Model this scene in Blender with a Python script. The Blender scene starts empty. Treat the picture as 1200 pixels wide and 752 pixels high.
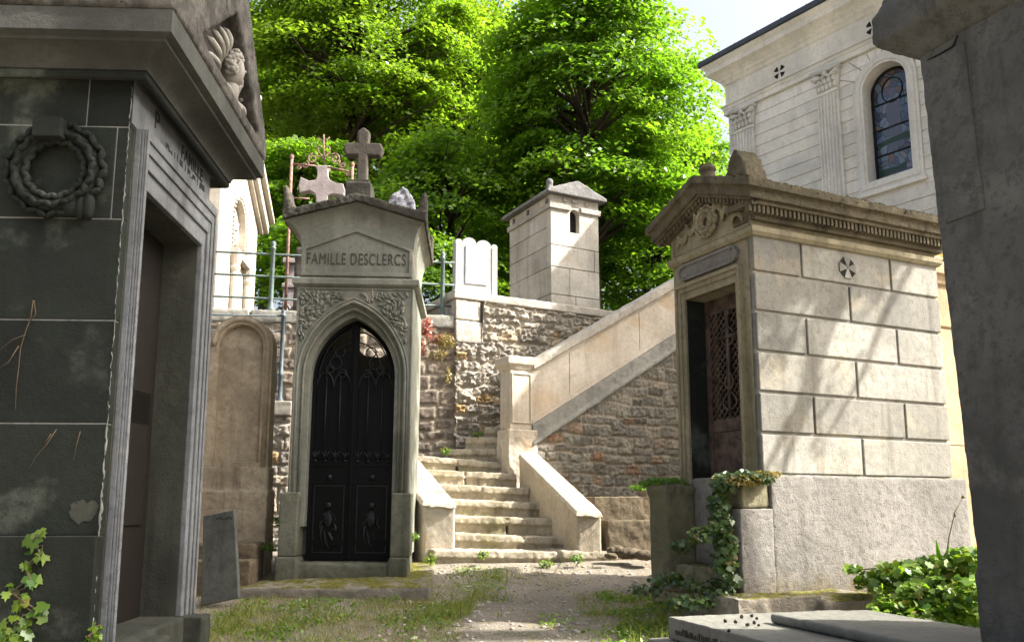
import bpy, bmesh, math, random
import numpy as np
from mathutils import Vector, Matrix, noise, geometry
R = math.radians
random.seed(7)
SC = bpy.context.scene
COL = SC.collection

# ------------------------------------------------------------------ camera model
CAM_H, TILT, FPX, CX, CY = 0.70, R(9.0), 1000.0, 600.0, 437.6
CT, ST = math.cos(TILT), math.sin(TILT)

def ray(px, py):
    u, v = (px - CX) / FPX, (CY - py) / FPX
    return Vector((u, CT - v * ST, ST + v * CT))

def P(px, py, Y):
    d = ray(px, py)
    return Vector((0, 0, CAM_H)) + d * (Y / d.y)

class Fr:
    """a local frame: origin, yaw; x to the right along the face, y into the depth, z up"""
    def __init__(s, o, yaw_deg):
        s.o = Vector(o); s.a = R(yaw_deg)
        s.ex = Vector((math.cos(s.a), math.sin(s.a), 0)); s.ey = Vector((-math.sin(s.a), math.cos(s.a), 0))
    def loc(s, p):
        d = p - s.o
        return Vector((d.dot(s.ex), d.dot(s.ey), d.z))
    def _hit(s, px, py, n, c):
        d = ray(px, py); c0 = Vector((0, 0, CAM_H))
        t = (c - (c0 - s.o).dot(n)) / d.dot(n)
        return s.loc(c0 + d * t)
    def fx(s, px, py, y=0.0):
        p = s._hit(px, py, s.ey, y); return p.x, p.z
    def fs(s, px, py, x=0.0):
        p = s._hit(px, py, s.ex, x); return p.y, p.z
    def diag(s, px, py, sgn=1):
        p = s._hit(px, py, s.ex * sgn + s.ey, 0.0); return p.x * sgn, p.z
    def w(s, x, y, z):
        return s.o + s.ex * x + s.ey * y + Vector((0, 0, z))

GP = [(-40, -1.6), (0, -0.95), (4, -0.34), (5.5, -0.16), (7.3, 0.0), (8.35, 0.17), (9.2, 0.24), (80, 0.24)]
def gz(x, y):
    z = float(np.interp(y, [g[0] for g in GP], [g[1] for g in GP]))
    z += .14 * math.exp(-((x - 1.42) / .42) ** 2 - ((y - 6.25) / .55) ** 2)
    return z + 0.025 * noise.noise(Vector((x * .9, y * .9, 0))) + 0.012 * noise.noise(Vector((x * 3.1, y * 3.1, 4)))

# ------------------------------------------------------------------ mesh building
class MB:
    def __init__(s): s.v = []; s.f = []
    def add(s, vs, fs):
        b = len(s.v); s.v += [tuple(v) for v in vs]; s.f += [tuple(i + b for i in f) for f in fs]
    def box(s, x0, x1, y0, y1, z0, z1):
        s.add([(x0, y0, z0), (x1, y0, z0), (x1, y1, z0), (x0, y1, z0), (x0, y0, z1), (x1, y0, z1), (x1, y1, z1), (x0, y1, z1)],
              [(0, 3, 2, 1), (4, 5, 6, 7), (0, 1, 5, 4), (1, 2, 6, 5), (2, 3, 7, 6), (3, 0, 4, 7)])
        return s
    def hexa(s, b, t):
        s.add(list(b) + list(t), [(0, 3, 2, 1), (4, 5, 6, 7), (0, 1, 5, 4), (1, 2, 6, 5), (2, 3, 7, 6), (3, 0, 4, 7)]); return s
    def prism(s, poly, fn, a0, a1):
        n = len(poly)
        vs = [fn(u, v, a0) for u, v in poly] + [fn(u, v, a1) for u, v in poly]
        fs = [tuple(range(n)), tuple(range(2 * n - 1, n - 1, -1))] + [(i, (i + 1) % n, n + (i + 1) % n, n + i) for i in range(n)]
        s.add(vs, fs); return s
    def plate(s, outer, holes, fn, a0, a1):
        loops = [outer] + list(holes)
        tri = geometry.tessellate_polygon([[Vector((u, v, 0)) for u, v in l] for l in loops])
        flat = [p for l in loops for p in l]; n = len(flat)
        vs = [fn(u, v, a0) for u, v in flat] + [fn(u, v, a1) for u, v in flat]
        fs = [tuple(t) for t in tri] + [tuple(i + n for i in reversed(t)) for t in tri]
        b = 0
        for l in loops:
            m = len(l)
            fs += [(b + i, b + (i + 1) % m, n + b + (i + 1) % m, n + b + i) for i in range(m)]
            b += m
        s.add(vs, fs); return s
    def loft(s, rings, cap=True, closed=True):
        n = len(rings[0]); vs = [p for r in rings for p in r]; fs = []
        for k in range(len(rings) - 1):
            for i in range(n if closed else n - 1):
                fs.append((k * n + i, k * n + (i + 1) % n, (k + 1) * n + (i + 1) % n, (k + 1) * n + i))
        if cap:
            fs += [tuple(range(n - 1, -1, -1)), tuple(range((len(rings) - 1) * n, len(rings) * n))]
        s.add(vs, fs); return s
    def cornice(s, x0, x1, y0, y1, prof):
        s.loft([[(x0 - o, y0 - o, z), (x1 + o, y0 - o, z), (x1 + o, y1 + o, z), (x0 - o, y1 + o, z)] for o, z in prof]); return s
    def tube(s, pts, r, n=7, closed=False):
        pts = [Vector(p) for p in pts]; m = len(pts)
        rr = r if isinstance(r, (list, tuple)) else [r] * m
        rings = []; up = None
        for i in range(m):
            a = pts[(i - 1) % m] if (closed or i > 0) else pts[i]
            b = pts[(i + 1) % m] if (closed or i < m - 1) else pts[i]
            t = (b - a).normalized() if (b - a).length > 1e-9 else Vector((0, 0, 1))
            if up is None:
                up = Vector((0, 0, 1)) if abs(t.z) < .9 else Vector((0, 1, 0))
            u = (up - t * up.dot(t))
            u = u.normalized() if u.length > 1e-6 else t.orthogonal().normalized()
            w = t.cross(u); up = u
            rings.append([tuple(pts[i] + (u * math.cos(2 * math.pi * k / n) + w * math.sin(2 * math.pi * k / n)) * rr[i]) for k in range(n)])
        if closed: rings.append(rings[0])
        s.loft(rings, cap=not closed); return s
    def ell(s, c, r, rot=None, seg=9, ring=6):
        M = rot or Matrix.Identity(3); c = Vector(c); rings = []
        for j in range(1, ring):
            th = math.pi * j / ring
            rings.append([tuple(c + M @ Vector((r[0] * math.sin(th) * math.cos(2 * math.pi * i / seg), r[1] * math.sin(th) * math.sin(2 * math.pi * i / seg), -r[2] * math.cos(th)))) for i in range(seg)])
        s.loft(rings); return s
    def lathe(s, c, prof, n=16):
        c = Vector(c)
        s.loft([[tuple(c + Vector((r * math.cos(2 * math.pi * i / n), r * math.sin(2 * math.pi * i / n), z))) for i in range(n)] for r, z in prof]); return s
    def split(s, name, mat, parent=None, **kw):
        par = list(range(len(s.v)))
        def find(i):
            while par[i] != i: par[i] = par[par[i]]; i = par[i]
            return i
        for f in s.f:
            for i in f[1:]: par[find(i)] = find(f[0])
        groups = {}
        for f in s.f: groups.setdefault(find(f[0]), []).append(f)
        out = []
        for fs in groups.values():
            ids = sorted({i for f in fs for i in f}); mp = {i: j for j, i in enumerate(ids)}
            m = MB(); m.v = [s.v[i] for i in ids]; m.f = [tuple(mp[i] for i in f) for f in fs]; out.append(m.build(name, mat, parent, **kw))
        return out
    def build(s, name, mat, parent=None, bevel=0.0, smooth=False, voxel=0.0, wear=0.0, wsize=.12, seg=2):
        me = bpy.data.meshes.new(name); me.from_pydata(s.v, [], s.f)
        bm = bmesh.new(); bm.from_mesh(me)
        bmesh.ops.recalc_face_normals(bm, faces=bm.faces)
        bm.to_mesh(me); bm.free()
        o = bpy.data.objects.new(name, me); COL.objects.link(o)
        if mat: me.materials.append(mat)
        if not voxel and not smooth and mat and 'block' in str([n.attribute_name for n in mat.node_tree.nodes if n.type == 'ATTRIBUTE']):
            par = list(range(len(s.v)))
            def find(i):
                while par[i] != i: par[i] = par[par[i]]; i = par[i]
                return i
            for p in me.polygons:
                for i in p.vertices[1:]: par[find(i)] = find(p.vertices[0])
            at = me.attributes.new('block', 'FLOAT', 'FACE'); rb_ = {}
            rr_ = random.Random(len(s.v))
            at.data.foreach_set('value', [rb_.setdefault(find(p.vertices[0]), rr_.random()) for p in me.polygons])
        if smooth: me.polygons.foreach_set('use_smooth', [True] * len(me.polygons))
        if parent: o.parent = parent
        if voxel:
            m = o.modifiers.new('remesh', 'REMESH'); m.mode = 'VOXEL'; m.voxel_size = voxel; m.use_smooth_shade = True
            m = o.modifiers.new('soften', 'SMOOTH'); m.factor = .5; m.iterations = 2
            if wear:
                displace(o, wear, wsize); displace(o, wear * .45, wsize * .3)
        elif bevel:
            m = o.modifiers.new('bevel', 'BEVEL'); m.width = bevel; m.segments = seg; m.limit_method = 'ANGLE'; m.angle_limit = R(35)
            m.use_clamp_overlap = True
        return o

_tex = {}
def displace(o, strength, size):
    k = round(size, 3)
    if k not in _tex:
        t = bpy.data.textures.new('wear', 'CLOUDS'); t.noise_scale = size; t.noise_depth = 3; _tex[k] = t
    m = o.modifiers.new('wear', 'DISPLACE'); m.texture = _tex[k]; m.strength = strength; m.mid_level = .5; m.texture_coords = 'GLOBAL'

def thing(name, label, cat, fr=None, loc=(0, 0, 0), rz=0.0, group=None, lean=(0, 0)):
    o = bpy.data.objects.new(name, None); COL.objects.link(o); o.empty_display_size = .2
    if fr is not None: o.location = fr.o; o.rotation_euler = (lean[0], lean[1], fr.a)
    else: o.location = loc; o.rotation_euler = (lean[0], lean[1], rz)
    o['label'] = label; o['category'] = cat
    if group: o['group'] = group
    return o
def tag(o, label, cat, group=None, kind=None):
    o['label'] = label; o['category'] = cat
    if group: o['group'] = group
    if kind: o['kind'] = kind
    return o
def struct(o):
    o['kind'] = 'structure'; return o

def text_mesh(name, body, size, mat, parent, M, depth=.002, bold=0.0, spacing=1.0, width=None):
    c = bpy.data.curves.new(name, 'FONT'); c.body = body; c.size = size; c.extrude = depth; c.align_x = 'CENTER'; c.align_y = 'CENTER'
    c.offset = bold; c.space_character = spacing
    t = bpy.data.objects.new(name, c); COL.objects.link(t)
    bpy.context.view_layer.update()
    me = bpy.data.meshes.new_from_object(t.evaluated_get(bpy.context.evaluated_depsgraph_get()))
    bpy.data.objects.remove(t)
    if width:
        xs = [v.co.x for v in me.vertices]; k = width / (max(xs) - min(xs))
        for v in me.vertices: v.co.x *= k
    me.materials.clear(); me.materials.append(mat); me.transform(M)
    o = bpy.data.objects.new(name, me); COL.objects.link(o); o.parent = parent
    return o
def front_matrix(x, y, z):      # text in the local XZ plane facing -y
    return Matrix.Translation((x, y, z)) @ Matrix.Rotation(R(90), 4, 'X')

# ------------------------------------------------------------------ materials
class N:
    def __init__(s, name):
        s.m = bpy.data.materials.new(name); s.m.use_nodes = True; s.t = s.m.node_tree; s.t.nodes.clear()
        s.out = s.n('ShaderNodeOutputMaterial'); s.b = s.n('ShaderNodeBsdfPrincipled'); s.l(s.b.outputs[0], s.out.inputs[0])
        s.geo = s.n('ShaderNodeNewGeometry'); s.pos = s.geo.outputs['Position']
    def n(s, t, **k):
        x = s.t.nodes.new(t)
        for a, v in k.items(): setattr(x, a, v)
        return x
    def l(s, a, b): s.t.links.new(a, b)
    def mapv(s, sc, v=None):
        m = s.n('ShaderNodeMapping'); m.inputs['Scale'].default_value = sc; s.l(v or s.pos, m.inputs[0]); return m.outputs[0]
    def noise(s, scale, detail=6, rough=.6, v=None, dist=0.0):
        x = s.n('ShaderNodeTexNoise'); x.inputs['Scale'].default_value = scale; x.inputs['Detail'].default_value = detail
        x.inputs['Roughness'].default_value = rough; x.inputs['Distortion'].default_value = dist
        s.l(v or s.pos, x.inputs['Vector']); return x.outputs[0]
    def ramp(s, f, a, b):
        x = s.n('ShaderNodeMapRange'); x.clamp = True; x.interpolation_type = 'SMOOTHSTEP'
        x.inputs[1].default_value = a; x.inputs[2].default_value = b; s.l(f, x.inputs[0]); return x.outputs[0]
    def math(s, op, a, b=None):
        x = s.n('ShaderNodeMath', operation=op)
        for i, q in enumerate((a, b)):
            if q is None: continue
            if isinstance(q, (int, float)): x.inputs[i].default_value = q
            else: s.l(q, x.inputs[i])
        return x.outputs[0]
    def mix(s, f, a, b, mode='MIX'):
        x = s.n('ShaderNodeMix', data_type='RGBA', blend_type=mode)
        if isinstance(f, (int, float)): x.inputs[0].default_value = f
        else: s.l(f, x.inputs[0])
        for i, q in ((6, a), (7, b)):
            if isinstance(q, (tuple, list)): x.inputs[i].default_value = (*q, 1) if len(q) == 3 else q
            else: s.l(q, x.inputs[i])
        return x.outputs[2]
    def attr(s, nm):
        x = s.n('ShaderNodeAttribute'); x.attribute_name = nm; return x.outputs['Fac']
    def cramp(s, f, stops):
        x = s.n('ShaderNodeValToRGB'); r = x.color_ramp
        while len(r.elements) < len(stops): r.elements.new(.5)
        for e, (p, c) in zip(r.elements, stops): e.position = p; e.color = (*c, 1)
        s.l(f, x.inputs[0]); return x.outputs[0]
    def bump(s, h, strength, dist=.02):
        x = s.n('ShaderNodeBump'); x.inputs['Strength'].default_value = strength; x.inputs['Distance'].default_value = dist
        s.l(h, x.inputs['Height']); s.l(x.outputs[0], s.b.inputs['Normal'])
    def up(s):
        x = s.n('ShaderNodeSeparateXYZ'); s.l(s.geo.outputs['Normal'], x.inputs[0]); return x.outputs[2]
    def fin(s, c, rough=.9):
        if isinstance(c, (tuple, list)): s.b.inputs['Base Color'].default_value = (*c, 1)
        else: s.l(c, s.b.inputs['Base Color'])
        s.b.inputs['Roughness'].default_value = rough; s.b.inputs['Specular IOR Level'].default_value = .25
        return s.m

def stone(name, c1, c2, dirt=(.03, .03, .025), streak=.4, speck=.35, moss=0.0, moss_c=(.07, .075, .02), bump=.5, scale=1.3, patch=None, pit=.5, rough=.9, block=0.0, foot=None):
    k = N(name); c2 = tuple(x * .86 for x in c2); bump = bump * 1.5
    big = k.noise(scale, 8, .62, dist=.4)
    c = k.mix(k.ramp(big, .36, .66), c1, c2)
    mid = k.noise(scale * 6, 7, .65)
    c = k.mix(k.math('MULTIPLY', k.ramp(mid, .5, .75), .45), c, tuple(x * .62 for x in c1))
    if patch:
        c = k.mix(k.math('MULTIPLY', k.ramp(k.noise(scale * 1.7, 6, .6, v=k.mapv((1, 1, 1.3))), .53, .68), .7), c, patch)
    c = k.mix(k.math('MULTIPLY', k.ramp(k.noise(19, 9, .78), .48, .62), .30 + .6 * speck), c, tuple(x * .45 + y * .2 for x, y in zip(c1, dirt)))
    c = k.mix(k.math('MULTIPLY', k.ramp(k.noise(3.3, 8, .7, dist=.6), .54, .70), .25 + .5 * streak), c, tuple(x * .38 + y * .3 for x, y in zip(c1, dirt)))
    st = k.noise(1.0, 7, .62, v=k.mapv((7, 7, .7)))
    c = k.mix(k.math('MULTIPLY', k.ramp(st, .5, .72), streak), c, dirt)
    gr = k.noise(70, 5, .75)
    c = k.mix(k.math('MULTIPLY', k.ramp(gr, .56, .72), speck), c, dirt)
    c = k.mix(k.math('MULTIPLY', k.ramp(k.noise(140, 3, .7), .55, .7), .28), c, tuple(min(1, x * 1.5) for x in c2))
    if moss:
        f = k.math('MULTIPLY', k.ramp(k.up(), .35, .8), k.ramp(k.noise(5, 7, .7), .62 - .3 * moss, .72 - .25 * moss))
        mc = k.mix(k.ramp(k.noise(30, 4), .35, .65), moss_c, tuple(x * .45 for x in moss_c))
        c = k.mix(f, c, mc)
    if foot:
        sz = k.n('ShaderNodeSeparateXYZ'); k.l(k.pos, sz.inputs[0])
        hh = k.math('ADD', sz.outputs[2], k.math('MULTIPLY', k.math('SUBTRACT', k.noise(9, 7, .7), .5), foot[1] * 2.2))
        fc = k.mix(k.ramp(k.noise(26, 6, .7), .4, .62), foot[2], tuple(x * .4 for x in foot[2]))
        c = k.mix(k.math('MULTIPLY', k.ramp(hh, foot[0] + foot[1], foot[0]), .85), c, fc)
    if block:
        f = k.attr('block'); mm = k.n('ShaderNodeCombineColor')
        c = k.mix(1.0, c, k.cramp(f, [(0, (1 - block, 1 - block, 1 - block)), (.5, (1, .985, .95)), (1, (1 + block * .5, 1 + block * .5, 1 + block * .5))]), 'MULTIPLY')
    h = k.math('ADD', k.math('MULTIPLY', k.noise(95, 6, .72), .5), k.math('MULTIPLY', k.noise(14, 8, .68), 1.1))
    vor = k.n('ShaderNodeTexVoronoi'); vor.inputs['Scale'].default_value = 55; k.l(k.pos, vor.inputs['Vector'])
    pitm = k.math('MULTIPLY', k.ramp(vor.outputs['Distance'], .30, .10), k.ramp(k.noise(9, 5), .52, .68))
    h = k.math('SUBTRACT', h, k.math('MULTIPLY', pitm, pit))
    c = k.mix(k.math('MULTIPLY', pitm, .45 * pit), c, dirt)
    k.bump(h, bump, .012)
    return k.fin(c, rough)

M = {}
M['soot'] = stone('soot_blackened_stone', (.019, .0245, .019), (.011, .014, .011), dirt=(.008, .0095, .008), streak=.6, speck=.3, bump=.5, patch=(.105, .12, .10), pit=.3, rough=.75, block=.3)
M['sootf'] = stone('blue_grey_stone', (.215, .228, .24), (.13, .138, .142), dirt=(.04, .04, .036), streak=.6, speck=.4, bump=.45, patch=(.30, .295, .27))
M['sootj'] = stone('olive_sooty_stone', (.066, .069, .054), (.042, .045, .036), dirt=(.02, .02, .017), streak=.6, speck=.4, bump=.4)
M['soffit'] = stone('grey_sooty_stone', (.082, .085, .076), (.05, .052, .047), dirt=(.025, .02, .016), streak=.3, bump=.4)
M['roofsp'] = stone('lichen_speckled_stone', (.15, .14, .125), (.05, .048, .042), dirt=(.015, .014, .012), streak=.3, speck=.9, bump=.9, scale=6, pit=1.0)
M['relief'] = stone('pale_carved_stone', (.46, .44, .40), (.30, .285, .25), dirt=(.04, .04, .035), streak=.5, bump=.3)
M['desc'] = stone('greenish_grey_limestone', (.262, .268, .22), (.195, .20, .163), dirt=(.075, .08, .055), streak=.5, speck=.3, bump=.35, patch=(.34, .315, .25), pit=.3)
M['descbase'] = stone('mossy_grey_limestone', (.20, .20, .15), (.13, .132, .095), dirt=(.04, .042, .025), streak=.5, speck=.5, moss=.3, bump=.6, foot=(.0, .22, (.10, .085, .045)))
M['descroof'] = stone('blackened_roof_stone', (.070, .064, .05), (.04, .037, .03), dirt=(.012, .012, .01), streak=.4, speck=.5, moss=.35, bump=.8, patch=(.14, .12, .085), pit=.8)
M['cross'] = stone('dark_cross_stone', (.115, .098, .078), (.07, .06, .05), dirt=(.025, .022, .02), streak=.4, bump=.5)
M['warm'] = stone('warm_cream_limestone', (.56, .49, .38), (.47, .40, .30), dirt=(.20, .17, .12), streak=.3, speck=.28, bump=.5, patch=(.50, .37, .22), pit=.7)
M['newel'] = stone('pale_cream_limestone', (.60, .54, .45), (.52, .45, .35), dirt=(.24, .20, .15), streak=.35, speck=.22, bump=.4, patch=(.46, .33, .20))
M['string'] = stone('blue_grey_weathered_limestone', (.33, .32, .275), (.22, .215, .19), dirt=(.07, .07, .065), streak=.4, speck=.45, bump=.5)
M['step'] = stone('worn_step_limestone', (.50, .44, .335), (.38, .335, .245), dirt=(.09, .08, .05), streak=.7, speck=.6, moss=.12, bump=.6, patch=(.27, .25, .14), pit=.8)
M['cope'] = stone('grey_coping_limestone', (.50, .46, .39), (.36, .33, .28), dirt=(.11, .10, .08), streak=.3, speck=.5, bump=.5)
M['tower'] = stone('whitish_limestone', (.56, .53, .47), (.47, .44, .38), dirt=(.13, .12, .10), streak=.4, speck=.25, bump=.5, patch=(.42, .36, .28), block=.2)
M['slate'] = stone('grey_roof_stone', (.24, .235, .23), (.15, .148, .145), dirt=(.04, .04, .04), streak=.3, speck=.5, bump=.5)
M['cream'] = stone('creamy_white_limestone', (.52, .47, .40), (.42, .375, .31), dirt=(.2, .16, .12), streak=.3, speck=.2, bump=.3)
M['white'] = stone('clean_white_limestone', (.72, .715, .685), (.64, .64, .62), dirt=(.33, .29, .24), streak=.25, speck=.1, bump=.25, pit=.2, block=.08)
M['whitef'] = stone('white_marble', (.40, .40, .395), (.34, .34, .345), dirt=(.38, .38, .39), streak=.3, speck=.1, bump=.15, pit=.1)
M['plaque'] = stone('white_plaque_marble', (.47, .48, .50), (.42, .435, .46), dirt=(.5, .5, .52), streak=.15, speck=.08, bump=.1, pit=.0)
M['rt'] = stone('grey_sandstone_blocks', (.30, .292, .258), (.25, .243, .215), dirt=(.12, .112, .09), streak=.6, speck=.5, bump=.4, patch=(.385, .34, .25), pit=.6, block=.30)
M['rtf'] = stone('olive_lichened_stone', (.33, .29, .19), (.25, .22, .14), dirt=(.05, .046, .03), streak=.5, speck=.5, bump=.5, patch=(.27, .24, .17), pit=.6)
M['rtc'] = stone('dark_mossy_cornice_stone', (.175, .148, .095), (.095, .08, .05), dirt=(.03, .027, .018), streak=.85, speck=.7, moss=1.0, moss_c=(.085, .075, .02), bump=.7)
M['rtp'] = stone('rough_plinth_stone', (.25, .237, .215), (.20, .188, .168), dirt=(.07, .065, .05), streak=.3, speck=.6, moss=.4, bump=.8, patch=(.25, .235, .215), pit=1.4, foot=(.05, .26, (.15, .115, .06)))
M['pier'] = stone('green_stained_stone', (.25, .23, .145), (.15, .145, .085), dirt=(.03, .03, .018), streak=.6, speck=.5, moss=.9, bump=.7)
M['mossy'] = stone('mossy_stone', (.34, .30, .24), (.23, .205, .16), dirt=(.07, .06, .04), streak=.4, speck=.6, moss=.75, moss_c=(.17, .16, .025), bump=.9, pit=1.0)
M['ledge'] = stone('brown_grimy_ledge_stone', (.20, .155, .10), (.125, .10, .066), dirt=(.04, .033, .022), streak=.5, speck=.5, moss=.4, bump=.8)
M['pillar'] = stone('dark_grey_rendered_stone', (.125, .127, .118), (.08, .082, .076), dirt=(.045, .045, .04), patch=(.17, .17, .155), streak=.75, speck=.8, bump=.8, pit=.4)
M['ochre'] = stone('ochre_limestone', (.46, .35, .215), (.36, .27, .16), dirt=(.14, .10, .06), streak=.4, speck=.3, moss=1.0, moss_c=(.25, .17, .02), bump=.4)
M['stele'] = stone('blotched_ochre_stone', (.50, .41, .285), (.36, .29, .20), dirt=(.05, .04, .03), streak=.55, speck=.4, moss=.4, bump=.6, patch=(.58, .49, .36), pit=.8)
M['granite'] = stone('grey_granite_slab', (.26, .265, .25), (.19, .195, .185), dirt=(.06, .06, .055), streak=.2, speck=.65, bump=.3)
M['darkslab'] = stone('dark_green_grey_slab', (.13, .135, .12), (.09, .095, .085), dirt=(.03, .03, .03), streak=.5, speck=.4, bump=.3, patch=(.2, .19, .16))
M['slab'] = stone('pale_tomb_slab', (.20, .198, .168), (.15, .148, .13), dirt=(.12, .115, .10), streak=.2, speck=.5, bump=.35, pit=.5)
M['pink'] = stone('pinkish_cross_stone', (.38, .335, .325), (.30, .265, .26), dirt=(.14, .11, .11), streak=.4, speck=.3, bump=.4)
M['finial'] = stone('blue_grey_carved_stone', (.27, .275, .31), (.13, .13, .15), dirt=(.03, .03, .035), streak=.2, speck=.5, bump=.8, scale=8)

def plain(name, c, rough=.6, metal=0.0, spec=.3, var=.25, bump=.2, scale=20):
    k = N(name)
    cc = k.mix(k.ramp(k.noise(scale, 6, .65), .35, .68), c, tuple(x * (1 - var * 1.6) for x in c))
    k.bump(k.noise(scale * 4, 5, .7), bump, .004); m = k.fin(cc, rough)
    k.b.inputs['Metallic'].default_value = metal; k.b.inputs['Specular IOR Level'].default_value = spec
    return m
M['iron'] = plain('black_iron', (.0035, .0038, .0042), .5, .0, .16)
M['ironr'] = plain('black_iron_relief', (.016, .018, .019), .40, .0, .3)
M['bluerail'] = plain('blue_grey_painted_iron', (.075, .10, .115), .5)
M['greenrail'] = plain('grey_green_painted_iron', (.125, .165, .155), .5)
M['rust'] = plain('rusty_pink_iron', (.30, .17, .14), .75, var=.4)
M['rustdoor'] = plain('rusted_brown_iron', (.115, .08, .062), .6, var=.45, scale=9, bump=.4)
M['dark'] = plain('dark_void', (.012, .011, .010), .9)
M['bronze'] = plain('dark_bronze_door', (.014, .011, .009), .55)
M['letter'] = plain('dark_letter_paint', (.075, .07, .05), .8)
M['letterb'] = plain('blue_black_letter_paint', (.03, .032, .038), .8)
M['faint'] = plain('faint_grey_lettering', (.52, .53, .56), .8)
M['zinc'] = plain('dark_zinc_roof', (.045, .055, .072), .5, .0, .4, scale=3)
M['bark'] = stone('tree_bark', (.06, .048, .034), (.035, .028, .02), dirt=(.012, .01, .008), streak=.7, bump=1.0)
M['twig'] = plain('dry_twig', (.13, .098, .065), .85)
M['cone'] = plain('dark_seed_cone', (.035, .024, .018), .85)

M['mossdark'] = plain('dark_dried_moss', (.04, .034, .015), .95, var=.5, bump=.8)
def leafmat(name, dark, light, trans=.5, tcol=None, gloss=.03, dead=None):
    k = N(name); t = k.attr('tone')
    c = k.mix(t, dark, light)
    if dead: c = k.mix(k.ramp(t, .945, .965), c, dead)
    k.t.nodes.remove(k.b)
    d = k.n('ShaderNodeBsdfDiffuse'); k.l(c, d.inputs[0])
    tr = k.n('ShaderNodeBsdfTranslucent'); k.l(k.mix(1.0, c, tcol or (1.5, 1.6, .6), 'MULTIPLY'), tr.inputs[0])
    a = k.n('ShaderNodeMixShader'); a.inputs[0].default_value = trans; k.l(d.outputs[0], a.inputs[1]); k.l(tr.outputs[0], a.inputs[2])
    g = k.n('ShaderNodeBsdfGlossy'); g.inputs['Roughness'].default_value = .38; g.inputs[0].default_value = (.8, .85, .8, 1)
    b = k.n('ShaderNodeMixShader'); b.inputs[0].default_value = gloss; k.l(a.outputs[0], b.inputs[1]); k.l(g.outputs[0], b.inputs[2])
    k.l(b.outputs[0], k.out.inputs[0]); return k.m
M['leafA'] = leafmat('fresh_maple_leaf', (.075, .17, .016), (.15, .25, .026), .6)
M['leafB'] = leafmat('lime_tree_leaf', (.09, .17, .016), (.175, .26, .028), .6)
M['leafC'] = leafmat('deep_green_leaf', (.08, .17, .018), (.16, .26, .028), .6)
M['ivy'] = leafmat('ivy_leaf', (.022, .055, .012), (.075, .13, .018), .3, gloss=.05, dead=(.16, .11, .035))
M['ivyb'] = leafmat('bright_ivy_leaf', (.06, .14, .014), (.23, .33, .028), .45, gloss=.045, dead=(.30, .24, .05))
M['grassm'] = leafmat('grass_blade', (.10, .15, .02), (.30, .31, .08), .4, gloss=.03)
M['drygrass'] = leafmat('dry_grass_blade', (.22, .19, .085), (.42, .36, .18), .35, gloss=.03)
M['redleaf'] = leafmat('red_creeper_leaf', (.30, .10, .07), (.46, .22, .15), .4, (1.4, .8, .7), .04)
M['yellowleaf'] = leafmat('yellowing_leaf', (.22, .17, .04), (.32, .26, .08), .4, (1.3, 1.2, .6), .04)

# ------------------------------------------------------------------ leaves
DIAMOND = np.array([(-.5, 0), (-.05, .30), (.5, 0), (-.05, -.30)])
IVY = np.array([(-.42, 0), (-.48, .25), (-.20, .50), (-.02, .26), (.20, .36), (.20, .13), (.56, 0), (.20, -.13), (.20, -.36), (-.02, -.26), (-.20, -.50), (-.48, -.25)])
BLADE = np.array([(0, -.5), (1.0, -.12), (1.0, .12), (0, .5)])

def leaf_mesh(name, c, nrm, size, mat, parent=None, shape=DIAMOND, rng=None, tone=None, tang=None, curl=.25, aspect=1.0):
    rng = rng or np.random.default_rng(1); n = len(c); k = len(shape)
    nrm = nrm / np.linalg.norm(nrm, axis=1, keepdims=True)
    t = rng.normal(size=(n, 3)) if tang is None else tang
    t = t - nrm * (t * nrm).sum(1, keepdims=True); t /= np.linalg.norm(t, axis=1, keepdims=True)
    b = np.cross(nrm, t); sz = np.broadcast_to(size, (n,))[:, None, None]
    u, v = shape[:, 0][None, :, None], shape[:, 1][None, :, None] * aspect
    w = -curl * (u * u) + .35 * curl * np.abs(v)
    co = c[:, None, :] + sz * (u * t[:, None, :] + v * b[:, None, :] + w * nrm[:, None, :])
    me = bpy.data.meshes.new(name)
    me.vertices.add(n * k); me.vertices.foreach_set('co', co.reshape(-1).astype(np.float32))
    me.loops.add(n * k); me.loops.foreach_set('vertex_index', np.arange(n * k, dtype=np.int32))
    me.polygons.add(n); me.polygons.foreach_set('loop_start', np.arange(0, n * k, k, dtype=np.int32))
    me.update(calc_edges=True)
    a = me.attributes.new('tone', 'FLOAT', 'FACE')
    a.data.foreach_set('value', (rng.random(n) if tone is None else tone).astype(np.float32))
    me.materials.append(mat)
    o = bpy.data.objects.new(name, me); COL.objects.link(o)
    if parent: o.parent = parent
    return o

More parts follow.
